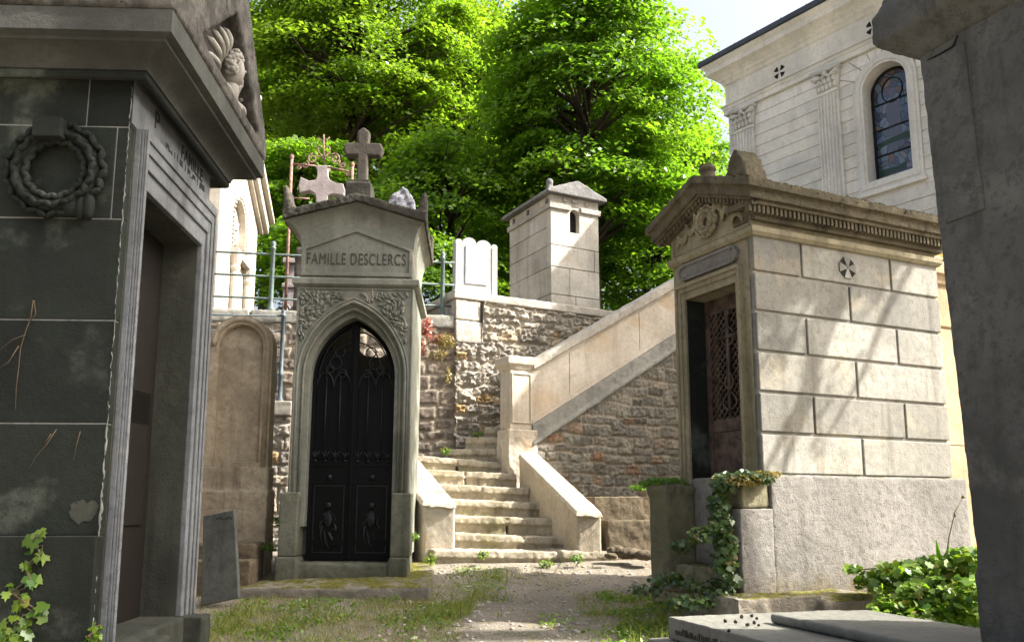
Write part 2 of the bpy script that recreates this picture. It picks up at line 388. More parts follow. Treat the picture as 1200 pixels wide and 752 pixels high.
def tree(label, base, height, cc, rad, mat, seed, nclust=170, per=230, leaf=.15, trunk=.16, name='tree', clust=.62, shell=.35, cat='tree'):
    rng = np.random.default_rng(seed); rnd = random.Random(seed)
    base = Vector(base); cc = Vector(cc) - base
    root = thing(name, label, cat, loc=base)
    cents = []
    while len(cents) < nclust:
        d = rng.normal(size=3); d /= np.linalg.norm(d)
        lump = .82 + .34 * noise.noise(Vector(d * 2.1) + Vector((seed * 3.3, 0, 0)))
        r = (shell + (1 - shell) * rng.random() ** .55) * lump
        p = d * r * np.array(rad)
        if p[2] < -rad[2] * .75: continue
        if p[2] < rad[2] * .1 and abs(p[0]) < rad[0] * .38 and p[1] < rad[1] * .3 and rng.random() < .4: continue
        cents.append(np.array(cc) + p)
    cents = np.array(cents)
    cs, ns, tn = [], [], []
    for q in cents:
        m = int(per * (.5 + rng.random())); cr = clust * (.55 + .9 * rng.random())
        d = rng.normal(size=(m, 3)); d /= np.linalg.norm(d, axis=1, keepdims=True)
        out = (q - np.array(cc)) / np.array(rad); on = out / max(.2, np.linalg.norm(out))
        d *= (rng.random((m, 1)) ** .5) * cr * np.array([1.25, 1.25, .30])
        d[:, 2] -= .35 * (d[:, 0] * on[0] + d[:, 1] * on[1]) + .18 * (d[:, 0] ** 2 + d[:, 1] ** 2) / cr
        cs.append(q + d); ns.append(rng.normal(size=(m, 3)) * .42 + np.array([0, 0, .8]) + np.array([on[0], on[1], .2]) * .55)
        tn.append(np.clip(rng.random() * .6 + rng.random(m) * .45, 0, 1))
    cs, ns, tn = np.concatenate(cs), np.concatenate(ns), np.concatenate(tn)
    leaf_mesh('crown', cs, ns, leaf * (.7 + .6 * rng.random(len(cs))), mat, root, rng=rng, tone=tn)
    b = MB(); top = cc + Vector((0, 0, rad[2] * .55))
    pts = [Vector((0, 0, -.4)), Vector((.05, 0, cc.z * .35)), cc * .55 + Vector((.1, .05, 0)), cc + Vector((rnd.uniform(-.3, .3), 0, 0)), top]
    pts[2].z = cc.z * .62
    b.tube(pts, [trunk * 1.25, trunk, trunk * .8, trunk * .5, trunk * .12], 9)
    for q in cents[::3]:
        q = Vector(q); h = max(.35 * cc.z, min(q.z - .25 * Vector((q.x - cc.x, q.y - cc.y)).length - .5, top.z - .3)); f = h / max(top.z, .1)
        s = Vector((cc.x * min(1, f * 1.2), cc.y * min(1, f * 1.2), h)); m = (s + q) / 2 + Vector((rnd.uniform(-.2, .2), rnd.uniform(-.2, .2), .15))
        r0 = trunk * .45 * (1 - .45 * f)
        b.tube([s, m, q], [r0, r0 * .55, r0 * .15], 5)
    b.build('trunk', M['bark'], root, smooth=True)
    return root

# ------------------------------------------------------------------ rubble masonry as real relief
def rubble_mat(name, stones, mortar, bump=.8):
    k = N(name)
    t = k.attr('tone'); j = k.attr('joint')
    c = k.cramp(t, stones)
    c = k.mix(k.math('MULTIPLY', k.ramp(k.noise(22, 7, .72), .45, .7), .6), c, (.06, .05, .04))
    c = k.mix(k.math('MULTIPLY', k.ramp(k.noise(9, 6, .7), .55, .72), .55), c, (.50, .43, .33))
    mc = k.mix(k.ramp(k.noise(40, 5, .7), .35, .7), mortar, tuple(x * .6 for x in mortar))
    c = k.mix(j, mc, c)
    h = k.math('ADD', k.noise(26, 8, .75), k.math('MULTIPLY', k.noise(90, 5, .75), .5))
    k.bump(h, bump, .03)
    return k.fin(c, .95)
M['rubA'] = rubble_mat('brown_grey_rubble_stone', [(0, (.14, .13, .105)), (.3, (.27, .25, .20)), (.55, (.21, .20, .17)), (.84, (.34, .31, .245)), (.91, (.28, .20, .13)), (.955, (.27, .155, .09)), (.975, (.25, .23, .20)), (1, (.38, .36, .32))], (.40, .345, .265))
M['rubB'] = rubble_mat('pale_rubble_stone', [(0, (.25, .225, .19)), (.3, (.42, .38, .315)), (.55, (.34, .31, .265)), (.78, (.50, .44, .345)), (.94, (.46, .31, .14)), (1, (.56, .52, .45))], (.48, .43, .345))
M['rubC'] = rubble_mat('dark_coursed_block_stone', [(0, (.13, .105, .085)), (.4, (.20, .165, .13)), (.7, (.25, .205, .16)), (1, (.31, .265, .21))], (.46, .40, .31))

def rubble(name, x0, x1, z0, ztop, mat, parent, seed, ch=.13, sl=(.16, .34), res=.014, depth=.035, y=0.0, back=.25, rough=.02, jw=.013, irr=1.0):
    rnd = random.Random(seed); zt = ztop if callable(ztop) else (lambda x: ztop)
    zmax = max(zt(x0), zt(x1), zt((x0 + x1) / 2)) + .01
    cz = [z0 - .02]
    while cz[-1] < zmax + .1: cz.append(cz[-1] + ch * rnd.uniform(1 - .25 * irr, 1 + .3 * irr))
    rows = []
    for i in range(len(cz)):
        xs = [x0 - rnd.uniform(.05, .3)]
        while xs[-1] < x1 + .1: xs.append(xs[-1] + rnd.uniform(*sl))
        rows.append((xs, [(rnd.random(), rnd.uniform(.3, 1.0), rnd.uniform(-.012, .012) * irr) for _ in xs]))
    nx = max(2, int((x1 - x0) / res)); nz = max(2, int((zmax - z0) / res))
    vs, tone, joint = [], [], []
    for j in range(nz + 1):
        for i in range(nx + 1):
            x = x0 + (x1 - x0) * i / nx; z = min(z0 + (zmax - z0) * j / nz, zt(x))
            wx = x + .018 * irr * noise.noise(Vector((x * 5, z * 5, seed))); wz = z + .022 * irr * noise.noise(Vector((x * 3.2, z * 3.2, seed + 9)))
            r = 0
            while r < len(cz) - 2 and cz[r + 1] < wz: r += 1
            xs, st = rows[r]; q = 0
            while q < len(xs) - 2 and xs[q + 1] < wx: q += 1
            t, hgt, off = st[q]
            d = min(wx - xs[q], xs[q + 1] - wx, wz - cz[r] + off, cz[r + 1] - wz - off) - jw * .35
            d += .008 * noise.noise(Vector((x * 25, z * 25, seed)))
            s = max(0, min(1, d / jw)); s = s * s * (3 - 2 * s)
            bump = (noise.fractal(Vector((x * 9, z * 9, seed * 2.0)), .8, 2.1, 4) * .6 + noise.fractal(Vector((x * 28, z * 28, seed * 3.0)), .7, 2.1, 3) * .5) * rough
            vs.append((x, y - s * (depth * hgt + bump) - (1 - s) * bump * .3, z)); tone.append(t); joint.append(s)
    fs = []
    for j in range(nz):
        for i in range(nx):
            a = j * (nx + 1) + i
            if vs[a + nx + 1][2] - vs[a][2] < 1e-5 and vs[a + nx + 2][2] - vs[a + 1][2] < 1e-5: continue
            fs.append((a, a + 1, a + nx + 2, a + nx + 1))
    me = bpy.data.meshes.new(name); me.from_pydata(vs, [], fs)
    for nm, data in (('tone', tone), ('joint', joint)):
        at = me.attributes.new(nm, 'FLOAT', 'POINT'); at.data.foreach_set('value', data)
    me.polygons.foreach_set('use_smooth', [True] * len(me.polygons))
    me.materials.append(mat)
    o = bpy.data.objects.new(name, me); COL.objects.link(o)
    if parent: o.parent = parent
    return o

def arc(cx, cz, r, a0, a1, n):
    return [(cx + r * math.cos(R(a0 + (a1 - a0) * i / n)), cz + r * math.sin(R(a0 + (a1 - a0) * i / n))) for i in range(n + 1)]
XZ = lambda u, v, a: (u, a, v)      # polygons in the front plane, extruded along y
YZ = lambda u, v, a: (a, u, v)      # polygons in the side plane, extruded along x
XY = lambda u, v, a: (u, v, a)

def wreath(mb, c, Rr, r, fn, n=26, lobes=3):
    """a ring of overlapping leaves; fn maps (u, v, out) to local space"""
    for i in range(n):
        a = 2 * math.pi * i / n
        for j in range(lobes):
            off = (j - (lobes - 1) / 2) * r * .75; rr = Rr + off
            aa = a + .06 * j
            d = Vector(fn(-math.sin(aa), math.cos(aa), 0)) - Vector(fn(0, 0, 0))
            rad = Vector(fn(math.cos(aa), math.sin(aa), 0)) - Vector(fn(0, 0, 0))
            o = d.cross(rad)
            tl = .45 * (1 if (i + j) % 2 else -1); d2 = (d * math.cos(tl) + rad * math.sin(tl)); r2 = (rad * math.cos(tl) - d * math.sin(tl))
            Mx = Matrix((d2.normalized(), r2.normalized(), o.normalized())).transposed()
            mb.ell(Vector(c) + rad * rr + (Vector(fn(0, 0, 1)) - Vector(fn(0, 0, 0))) * (r * (.55 - .25 * abs(j - (lobes - 1) / 2))), (Rr * 6.2 / n, r * .27, r * .42), Mx, 7, 5)
    pts = [Vector(c) + (Vector(fn(Rr * math.cos(2 * math.pi * i / 32), Rr * math.sin(2 * math.pi * i / 32), 0)) - Vector(fn(0, 0, 0))) for i in range(32)]
    mb.tube(pts, r * .62, 8, closed=True)
# ================================================================== camera, sun, sky
cam = bpy.data.cameras.new('camera'); co = bpy.data.objects.new('camera', cam); COL.objects.link(co); SC.camera = co
co.location = (0, 0, CAM_H); co.rotation_euler = (R(90) + TILT, 0, 0)
cam.sensor_width = 36; cam.lens = 36 * FPX / 1200; cam.shift_y = (CY - 376) / 1200; cam.clip_start = .05; cam.clip_end = 1000
SUN = Vector((.979, -.10, .885)).normalized()
sl = bpy.data.lights.new('sun', 'SUN'); sl.energy = 5.0; sl.angle = R(.55); sl.color = (1, .95, .87)
so = bpy.data.objects.new('sun', sl); COL.objects.link(so); so.rotation_euler = SUN.to_track_quat('Z', 'Y').to_euler()
wd = bpy.data.worlds.new('World'); SC.world = wd; wd.use_nodes = True
wn = wd.node_tree; bg = wn.nodes['Background']; sky = wn.nodes.new('ShaderNodeTexSky'); sky.sky_type = 'NISHITA'
sky.sun_disc = False; sky.sun_elevation = math.asin(SUN.z); sky.sun_rotation = math.atan2(SUN.x, SUN.y)
sky.air_density = 1.0; sky.dust_density = 10.0; sky.ozone_density = 1.0
hs = wn.nodes.new('ShaderNodeHueSaturation'); hs.inputs['Saturation'].default_value = .62; hs.inputs['Value'].default_value = 1.15
wn.links.new(sky.outputs[0], hs.inputs['Color']); wn.links.new(hs.outputs[0], bg.inputs[0]); bg.inputs[1].default_value = .12
SC.view_settings.view_transform = 'Standard'; SC.view_settings.look = 'None'; SC.view_settings.exposure = 1.55; SC.view_settings.gamma = 1

# ================================================================== ground
def grid_sheet(name, x0, x1, y0, y1, nx, ny, zf, mat):
    vs = [(x0 + (x1 - x0) * i / nx, y0 + (y1 - y0) * j / ny) for j in range(ny + 1) for i in range(nx + 1)]
    vs = [(x, y, zf(x, y)) for x, y in vs]
    fs = [(j * (nx + 1) + i, j * (nx + 1) + i + 1, (j + 1) * (nx + 1) + i + 1, (j + 1) * (nx + 1) + i) for j in range(ny) for i in range(nx)]
    me = bpy.data.meshes.new(name); me.from_pydata(vs, [], fs); me.polygons.foreach_set('use_smooth', [True] * len(me.polygons))
    me.materials.append(mat); o = bpy.data.objects.new(name, me); COL.objects.link(o); return struct(o)
k = N('stony_earth')
c = k.mix(k.ramp(k.noise(2.2, 7, .65), .35, .65), (.34, .298, .235), (.245, .212, .162))
c = k.mix(k.ramp(k.noise(45, 5, .75), .52, .68), c, (.46, .43, .37))
c = k.mix(k.math('MULTIPLY', k.ramp(k.noise(60, 4, .75, v=k.mapv((1, 1, 1))), .58, .72), .6), c, (.09, .072, .05))
c = k.mix(k.math('MULTIPLY', k.ramp(k.noise(1.6, 6, .7), .55, .68), .6), c, (.075, .085, .025))
h = k.math('ADD', k.noise(55, 6, .75), k.math('MULTIPLY', k.noise(14, 6, .7), 1.2)); k.bump(h, 1.0, .03)
M['earth'] = k.fin(c, .97)
grid_sheet('ground', -7, 8, 1.5, 11.5, 190, 150, gz, M['earth'])
grid_sheet('far_ground', -240, 240, -60, 420, 24, 24, lambda x, y: (float(np.interp(y, [-60, 0, 11, 420], [-2.0, -1.2, .02, .05])) - .1), M['earth'])
TZ = 3.12
def tz(x, y):
    return TZ + max(0, y - 12) * .055 + .02 * noise.noise(Vector((x * .8, y * .8, 2)))
k = N('leaf_litter'); c = k.mix(k.ramp(k.noise(1.2, 7, .7), .4, .62), (.045, .055, .018), (.10, .075, .04))
k.bump(k.noise(25, 7, .75), 1.0, .04); M['litter'] = k.fin(c, .95)

# ================================================================== dark mausoleum on the near left
o = P(119, 596, 4.2); o.z = -.35
F = Fr(o, 2.7)
LT = thing('mausoleum', 'soot-blackened mausoleum with a stone wreath on its side wall and an open door recess', 'mausoleum', F)
om, zmm = F.diag(177, 85.5); oc, zcc = F.diag(201, 33)
D = F.fs(309, 205, oc)[0] - oc; WX = -2.6
zc = [F.fx(100, y, 0)[1] for y in (628, 496, 375, 256, 148)]
zm = F.fx(169, 94, 0)[1]
b = MB()
b.box(WX - .03, .0, -.035, .06, -.4, zc[0])
lv = zc + [zm]
for i in range(5):
    z0, z1 = lv[i] + (.0025 if i else .002), lv[i + 1] - .002
    cuts = {0: [-2.2, -.95], 1: [-1.6], 2: [-1.2], 3: [F.fx(134, 200)[0], -1.4], 4: [F.fx(104, 110)[0], -1.5]}[i]
    xs = [WX] + sorted(cuts) + [0]
    for a, c_ in zip(xs, xs[1:]): b.box(a + .002, c_ - .002 if c_ < 0 else c_, 0, .06, z0, z1)
b.build('side_wall', M['soot'], LT, bevel=.006)
b = MB(); b.box(WX + .02, -.006, .0035, .055, -.3, zm - .002); b.build('mortar_joint', M['granite'], LT)
yo1, yi1, yi2, yo2 = .07, F.fs(157, 596, .08)[0], F.fs(228, 596, .08)[0], min(F.fs(250, 596, .08)[0], D - .02)
zd = (F.fs(250, 292.5, .08)[1] + F.fs(194, 235, .08)[1]) / 2; zf_ = F.fs(187, 158, .10)[1]; print('zf', zf_, F.fs(275, 264, .09)[1], F.fs(250, 292.5, .08)[1], F.fs(194, 235, .08)[1]); zs = F.fs(231, 716, .05)[1]
b = MB()
b.plate([(.062, -.4), (D, -.4), (D, zm), (.062, zm)], [[(yi1, zs), (yi2, zs), (yi2, zd), (yi1, zd)]], YZ, -.34, 0)
b.box(WX, -.34, D - .3, D, -.4, zm); b.box(WX, WX + .3, .062, D - .302, -.4, zm)
b.build('front_wall', M['sootj'], LT, bevel=.006)
b = MB()
b = MB(); b.box(.0005, .004, .012, D - .002, zf_ + .004, zm + .004); b.build('frieze', M['sootf'], LT)
b = MB()
def ring(i): return [(yo1 + i, zs), (yo2 - i, zs), (yo2 - i, zf_ - i), (yo1 + i, zf_ - i)]
def hole(i): return [(yi1 - i, zs), (yi1 - i, zd + i), (yi2 + i, zd + i), (yi2 + i, zs)]
wn_, w_ = yi1 - yo1, yo2 - yi2
def uframe(b, f, a0, a1):
    j, q = wn_ * f, w_ * f
    b.prism([(yo1, zs), (yi1 - j, zs), (yi1 - j, zd + (zf_ - zd) * f), (yi2 + q, zd + (zf_ - zd) * f), (yi2 + q, zs), (yo2, zs), (yo2, zf_), (yo1, zf_)], YZ, a0, a1)
uframe(b, 0, 0, .034); uframe(b, .34, .034, .05); uframe(b, .60, .05, .062); uframe(b, .80, .062, .073)
fr_ = b.build('door_frame', M['sootf'], LT, bevel=.005)
b = MB(); b.box(-.245, -.21, yi1 + .002, yi2 - .002, zs, zd - .002)
for q in (.25, .62):
    b.box(-.21, -.195, yi1 + .1, (yi1 + yi2) / 2 - .03, zs + .15 + q * 1.6, zs + .15 + q * 1.6 + .8); b.box(-.21, -.195, (yi1 + yi2) / 2 + .03, yi2 - .1, zs + .15 + q * 1.6, zs + .15 + q * 1.6 + .8)
b.build('door', M['bronze'], LT, bevel=.005)
b = MB(); b.box(-.1, .17, yi2 - .0, yo2 + .02, -.4, zs - .001); b.box(-.1, .17, -.02, yi1, -.4, zs - .001); b.split('plinth', M['sootj'], LT, voxel=.02, wear=.02)
b = MB(); b.box(-.30, .06, yi1 + .002, yi2 - .002, -.4, zs); b.box(.06, .16, yi1 + .002, yi1 + .45, -.4, zs - .03); b.build('threshold', M['sootj'], LT, voxel=.018, wear=.015)
# mouldings, cornice
b = MB()
b.cornice(WX, 0, 0, D, [(0, zm), (.01, zm + .005), (om * .6, zmm - .01), (om * .7, zmm), (om * .7, zmm + .03), (om * .6, zmm + .04)])
b.build('frieze_moulding', M['soot'], LT, bevel=.004)
b = MB()
pr = [(om * .75, zmm + .035)]
for i in range(9):
    t = i / 8; pr.append((om * .75 + (oc * .86 - om * .75) * (1 - math.cos(t * math.pi / 2)), zmm + .035 + (zcc - .05 - zmm - .035) * math.sin(t * math.pi / 2)))
pr += [(oc * .86, zcc - .03), (oc, zcc - .02), (oc, zcc + .1), (oc * .5, zcc + .101)]
b.cornice(WX, 0, 0, D, pr); b.build('cornice', M['soffit'], LT, smooth=False)
zt0 = zcc + .10
I0, I1, I2 = F.fs(235, 23, oc), F.fs(303, 163, oc), F.fs(283, 23, oc)
I2 = ((I0[0] + I1[0]) / 2, I2[1] - .02)
print('tymp', I0, I1, I2, 'zt0', zt0, 'D', D, 'oc', oc)
zlow = max(zt0 + .03, min(I0[1], I1[1])); I0 = (I0[0], zlow); I1 = (min(I1[0], D + oc - .10), zlow)
sl_ = (I2[1] - zlow) / (I2[0] - I0[0]); ym = I2[0]
og = oc + .012
apx = zt0 + .02 + sl_ * (ym + og) + .10
b = MB()
outer = [(-og, zt0 + .002), (D + og, zt0 + .002), (D + og, zt0 + .14), (ym, apx + .12), (-og, zt0 + .14)]
b.plate(outer, [[I0, I1, I2]], YZ, oc - .11, og)
b.prism(outer, YZ, WX - .2, oc - .11)
b.build('roof', M['roofsp'], LT, voxel=.018, wear=.016, wsize=.03)
# carved winged head in the tympanum
b = MB(); g_ = lambda px, py, x=.2: (x, *F.fs(px, py, x))
hc = Vector(g_(271, 84, oc - .07)); s_ = .085
b.ell(hc, (.09, s_ * 1.0, s_ * 1.35)); b.ell(hc + Vector((.03, s_ * 1.0, -s_ * .25)), (.03, .03, .045), Matrix.Rotation(.5, 3, 'X')); b.ell(hc + Vector((.045, s_ * .62, s_ * .32)), (.04, .03, .014)); b.ell(hc + Vector((.01, s_ * .55, -s_ * 1.05)), (.05, .045, .04))
b.ell(hc + Vector((.03, s_ * .95, -s_ * .72)), (.03, .016, .014)); b.ell(hc + Vector((.045, s_ * .55, .012)), (.03, .03, .02)); b.ell(hc + Vector((0, .0, -s_ * 1.7)), (.06, .055, .09))
rnd = random.Random(2)
for i in range(95):
    a = rnd.uniform(-.5, 2.3); rr = rnd.uniform(.75, 1.12); b.ell(hc + Vector((.05 * rnd.random(), -s_ * 1.1 * rr * math.cos(a) * .9 - .01, s_ * 1.35 * rr * math.sin(a))), (.026, .019, .022), seg=6, ring=5)
def feather(p, q, w):
    p, q = Vector(p), Vector(q); n_ = 7; pts = [p.lerp(q, t / n_) + Vector((.035 * math.sin(t / n_ * math.pi), 0, 0)) for t in range(n_ + 1)]
    b.tube(pts, [w * (.5 + .5 * math.sin(min(1, t / n_ * 1.4) * math.pi * .62)) * (1 if t < n_ else .15) for t in range(n_ + 1)], 6)
for p, q, w in (((256, 78), (242, 42), .022), ((259, 72), (248, 34), .022), ((262, 68), (255, 30), .022), ((265, 62), (262, 32), .02), ((255, 84), (240, 60), .02),
                ((281, 118), (300, 96), .026), ((284, 124), (304, 113), .024), ((286, 130), (302, 128), .022), ((274, 118), (283, 140), .022), ((268, 112), (279, 138), .022), ((262, 100), (274, 128), .022), ((257, 92), (268, 118), .02)):
    feather(g_(*p, oc - .075), g_(*q, oc - .085), w)
b.build('winged_head_carving', M['relief'], LT, smooth=True)
# inscriptions on the frieze
ty, tzv = F.fs(228, 178, 0)
MT = lambda y, z: Matrix.Translation((.0055, y, z)) @ Matrix.Rotation(R(90), 4, 'Z') @ Matrix.Rotation(R(90), 4, 'X')
y1_, z1_ = F.fs(213, 158, 0); y2_, z2_ = F.fs(237, 193, 0)
text_mesh('inscription', 'FAMILLE', .12, M['letterb'], LT, MT((y1_ + y2_) / 2, zm - .07), .002, .001, 1.1, width=abs(y2_ - y1_))
y0_, z0_ = F.fs(183, 143, 0)
text_mesh('inscription', 'P', .15, M['letterb'], LT, MT(y0_, z0_), .002, .001)
b = MB(); rnd = random.Random(3)      # worn second line: broken strokes, no legible letters left
ys_, zs_ = F.fs(206, 178, 0); ye_, ze_ = F.fs(258, 240, 0); zmid = zf_ + .085
for i in range(15):
    yy = .5 + (D - .62) * i / 15
    if rnd.random() < .75: b.box(.003, .006, yy, yy + .008, zmid - .045, zmid + .045 * rnd.uniform(.2, 1))
    if rnd.random() < .5: b.box(.003, .0065, yy + .012, yy + .05, zmid + .03 * rnd.choice((-1, 0, 1)), zmid + .03 * rnd.choice((-1, 0, 1)) + .007)
b.build('worn_inscription', M['letterb'], LT)
# stone wreath on its peg
xw, zw = F.fx(70, 203, 0); xr = F.fx(126, 203, 0)[0]
b = MB(); Rw = (xr - xw) * .80
wreath(b, (xw, -.03, zw), Rw, (xr - xw) * .26, lambda u, v, a: (u, -a, v), 30)
b.ell((xw + Rw * .5, -.05, zw - Rw * 1.02), (.05, .03, .06)); b.ell((xw + Rw * .75, -.05, zw - Rw * 1.05), (.03, .03, .07)); b.ell((xw + Rw * .95, -.05, zw - Rw * 1.0), (.03, .03, .08))
b.build('wreath', M['soot'], LT, smooth=True)
b = MB(); xa, zt_ = F.fx(53, 149, 0); xb_, zb_ = F.fx(84, 172, 0); b.box(xa, xb_, -.13, .0, zb_, zt_); b.build('wreath_bracket', M['soot'], LT, bevel=.006)
# pale bare patches where the black crust has fallen
b = MB(); xq, zq = F.fx(95, 598, 0); rnd = random.Random(4)
b.prism([(xq + .01 + .075 * math.cos(a) * (1 + .5 * noise.noise(Vector((math.cos(a) * 1.6, math.sin(a) * 1.6, 3.3)))), zq + .05 * math.sin(a) * (1 + .6 * noise.noise(Vector((math.cos(a) * 2.1, math.sin(a) * 2.1, 8.1))))) for a in [i * math.pi / 24 for i in range(48)]], XZ, -.004, .002)
b.build('bare_patch', M['sootj'], LT)
b = MB()
zz_ = -.25; pts = []; rad_ = []
while zz_ < zm - .03:
    pts.append((-.004 + rnd.uniform(-.004, .004), rnd.uniform(-.003, .004), zz_)); rad_.append(rnd.choice((.002, .003, .004, .006, .009)) * rnd.uniform(.5, 1.0) * (.5 if zz_ > 1.5 else 1)); zz_ += rnd.uniform(.008, .03)
b.tube(pts, rad_, 6)
b.build('chipped_edge', M['granite'], LT, smooth=True)
# dry creeper stems stuck to the wall
def stems(name, label, cat, fr, paths, r, mat, off=-.012):
    b = MB()
    for pth in paths:
        pts = [fr.fx(x, y, off) for x, y in pth]; pts = [fr.w(x, off, z) for x, z in pts]
        b.tube(pts, [r * (1 - .5 * i / len(pts)) for i in range(len(pts))], 6)
    return tag(b.build(name, mat, smooth=True), label, cat)
stems('dry_creeper', 'dry brown creeper stems clinging to the black mausoleum wall', 'creeper', F,
      [[(39, 352), (36, 372), (30, 388), (24, 408), (22, 430), (19, 455), (18, 480)], [(36, 375), (42, 368), (40, 352)], [(30, 392), (14, 398), (0, 410)], [(22, 405), (10, 424), (0, 430)],
       [(66, 503), (55, 520), (44, 532), (33, 550)], [(94, 505), (90, 520), (86, 540)], [(60, 508), (52, 520)]], .0026, M['twig'])

# ================================================================== Desclercs chapel tomb
o = P(402, 690, 7.55); o.z = -.02
F = Fr(o, 2.6)
DT = thing('family_tomb', 'grey family tomb inscribed FAMILLE DESCLERCS with a black pointed double door', 'tomb', F, lean=(0, R(.35)))
X = lambda px, py: F.fx(px, py, 0)[0]
Z = lambda py, px=405: F.fx(px, py, 0)[1]
xl, xr = X(340, 500), X(483, 500); zb0, zb1, zp1 = -.12, Z(652), Z(577)
DD = 1.25; wl, wr = X(345.5, 334), X(484.5, 334); zst0, zst1 = Z(335.5), Z(328)
dl, dr, zsill = X(354, 596), X(456.5, 596), Z(659)
zsp, zap = Z(440), Z(369); dc = (dl + dr) / 2; hw = (dr - dl) / 2
def ogive(i, zbot, n=12):
    """pointed arch grown by i; list from bottom right round to bottom left"""
    w = hw + i; h = zap - zsp + i * 1.25; r = (w * w + h * h) / (2 * w)
    a1 = math.degrees(math.asin(h / r)) if h < r else 90
    rgt = [(dc + w - r + r * math.cos(R(a1 * t / n)), zsp + r * math.sin(R(a1 * t / n))) for t in range(n + 1)]
    lft = [(2 * dc - x, z) for x, z in reversed(rgt[:-1])]
    return [(dc + w, zbot)] + rgt + lft + [(dc - w, zbot)]
b = MB()
b.box(X(323, 660), X(347, 660), -.05, .4, zb0, zb1); b.box(X(455.5, 660), X(478, 660), -.05, .4, zb0, zb1)
b.box(X(347, 660), X(455.5, 660), -.03, .4, zb0, zsill); b.box(X(323, 660) + .03, X(478, 660) - .03, .4, DD, zb0, zb1)
b.build('base', M['descbase'], DT, voxel=.016, wear=.012)
b = MB()
b.box(X(327, 615), dl - .035, -.035, .25, zb1, zp1); b.box(dr + .012, X(481, 615), -.035, .25, zb1, zp1)
b.split('pilaster_base', M['descbase'], DT, bevel=.012)
b = MB()
zq = zp1 - .3
for y0, y1, i in ((0, .045, .105), (.045, .09, .06), (.09, .30, .0)):
    arch = ogive(i, zq)
    b.prism([(wl + .012, zq)] + list(reversed(arch)) + [(wr - .012, zq), (wr - .012, zst0), (wl + .012, zst0)], XZ, y0, y1)
b.build('front_wall', M['desc'], DT, bevel=.010, seg=3)
b = MB()
for i, r in ((.10, .014), (.056, .013), (.125, .010)):
    b.tube([(x, -.002 if i > .06 else .043, z) for x, z in ogive(i, zp1 + .002)], r, 8)
b.build('arch_moulding', M['desc'], DT, smooth=True)
# side and rear walls: hollow, with an opening at the back
b = MB(); b.box(wl + .016, wl + .15, .302, DD, zb1, zst0); b.box(wr - .15, wr - .016, .302, DD, zb1, zst0)
hp = F.fx(440, 398, DD)
b.plate([(wl + .152, zb1), (wr - .152, zb1), (wr - .152, zst0), (wl + .152, zst0)], [arc(hp[0], hp[1] - .02, .2, 0, 360, 20)[:-1]], XZ, DD - .14, DD)
b.build('wall', M['desc'], DT, bevel=.006)
# string course, upper storey with raised panel
b = MB(); b.cornice(wl + .01, wr - .01, 0, DD, [(0, zst0 - .012), (.012, zst0 - .01), (.03, zst0), (.045, zst0 + .012), (.045, zst1), (.02, zst1 + .012), (0, zst1 + .014)])
b.build('string_course', M['desc'], DT, bevel=.003)
ul, ur = X(350, 310), X(482, 310); zu1 = Z(291); zpa = Z(267, 417); zg = Z(268, 417)
b = MB(); ze = Z(292)
b.prism([(ul, zst1 + .014), (ur, zst1 + .014), (ur, ze + .04), (dc, zpa + .12), (ul, ze + .04)], XZ, 0.012, DD - .01)
def pent(i, s=1): return [(ul + i, zst1 + .03 + i), (ur - i, zst1 + .03 + i), (ur - i, ze + .0 - i * .3), (dc, zpa - i), (ul + i, ze - i * .3)]
b.plate(pent(.005), [pent(.04)], XZ, -.008, .014); b.plate(pent(.012), [pent(.022)], XZ, -.003, .013)
b.build('upper_wall', M['desc'], DT, bevel=.006)
tx, tzz = F.fx(415, 304, 0)
text_mesh('inscription', 'FAMILLE DESCLERCS', .155, M['letter'], DT, front_matrix(tx, .0095, tzz), .003, .0, 1.12, width=X(473, 304) - X(357, 304))
# flared gable cornice
el, er = X(331, 262), X(497.5, 269); zel = Z(262, 331); zap2 = Z(241, 417); zroof = Z(230, 417)
b = MB()
def gab(l, r, ze_, za_): return [(l, ze_), (dc + .01, za_), (r, ze_)]
n = 7
rings = []
for i in range(n + 1):
    t = i / n; f = 1 - math.cos(t * math.pi / 2); up = math.sin(t * math.pi / 2)
    l = ul + (el + .02 - ul) * f; r = ur + (er - .02 - ur) * f; y0 = .012 - .11 * f
    z0 = ze + (zel - ze) * up; za_ = zpa + .015 + (zap2 - zpa - .015) * up
    rings.append([(l, y0, z0), (dc + .01, y0, za_), (r, y0, z0), (r, DD + .05 * f, z0), (dc + .01, DD + .05 * f, za_), (l, DD + .05 * f, z0)])
b.loft(rings); b.build('cornice', M['desc'], DT)
b = MB()
h = .085
b.prism([(el, zel), (dc + .01, zap2 + .002), (er, zel), (er, zel + h), (dc + .01, zap2 + h), (el, zel + h)], XZ, -.12, DD + .08)
zk = zel + h - .02
for s, x0, x1 in ((1, el, X(352, 245)), (-1, er, X(480, 245))):
    top = Z(222, 335) if s > 0 else Z(229, 498)
    pr = [(x0, zk - .02), (x0, top - .02), (x0 + s * .015, top), (x0 + s * .04, top - .02)] + [(x0 + s * (.04 + (abs(x1 - x0) - .04) * t), zk + (top - .02 - zk) * (1 - t) ** 2.2 + .03 * t) for t in (.25, .5, .75, 1.0)] + [(x1, zk - .02)]
    b.prism(pr, XZ, -.115, .12); b.prism(pr, XZ, DD - .12, DD + .07)
b.build('roof', M['descroof'], DT, voxel=.013, wear=.018, wsize=.05)
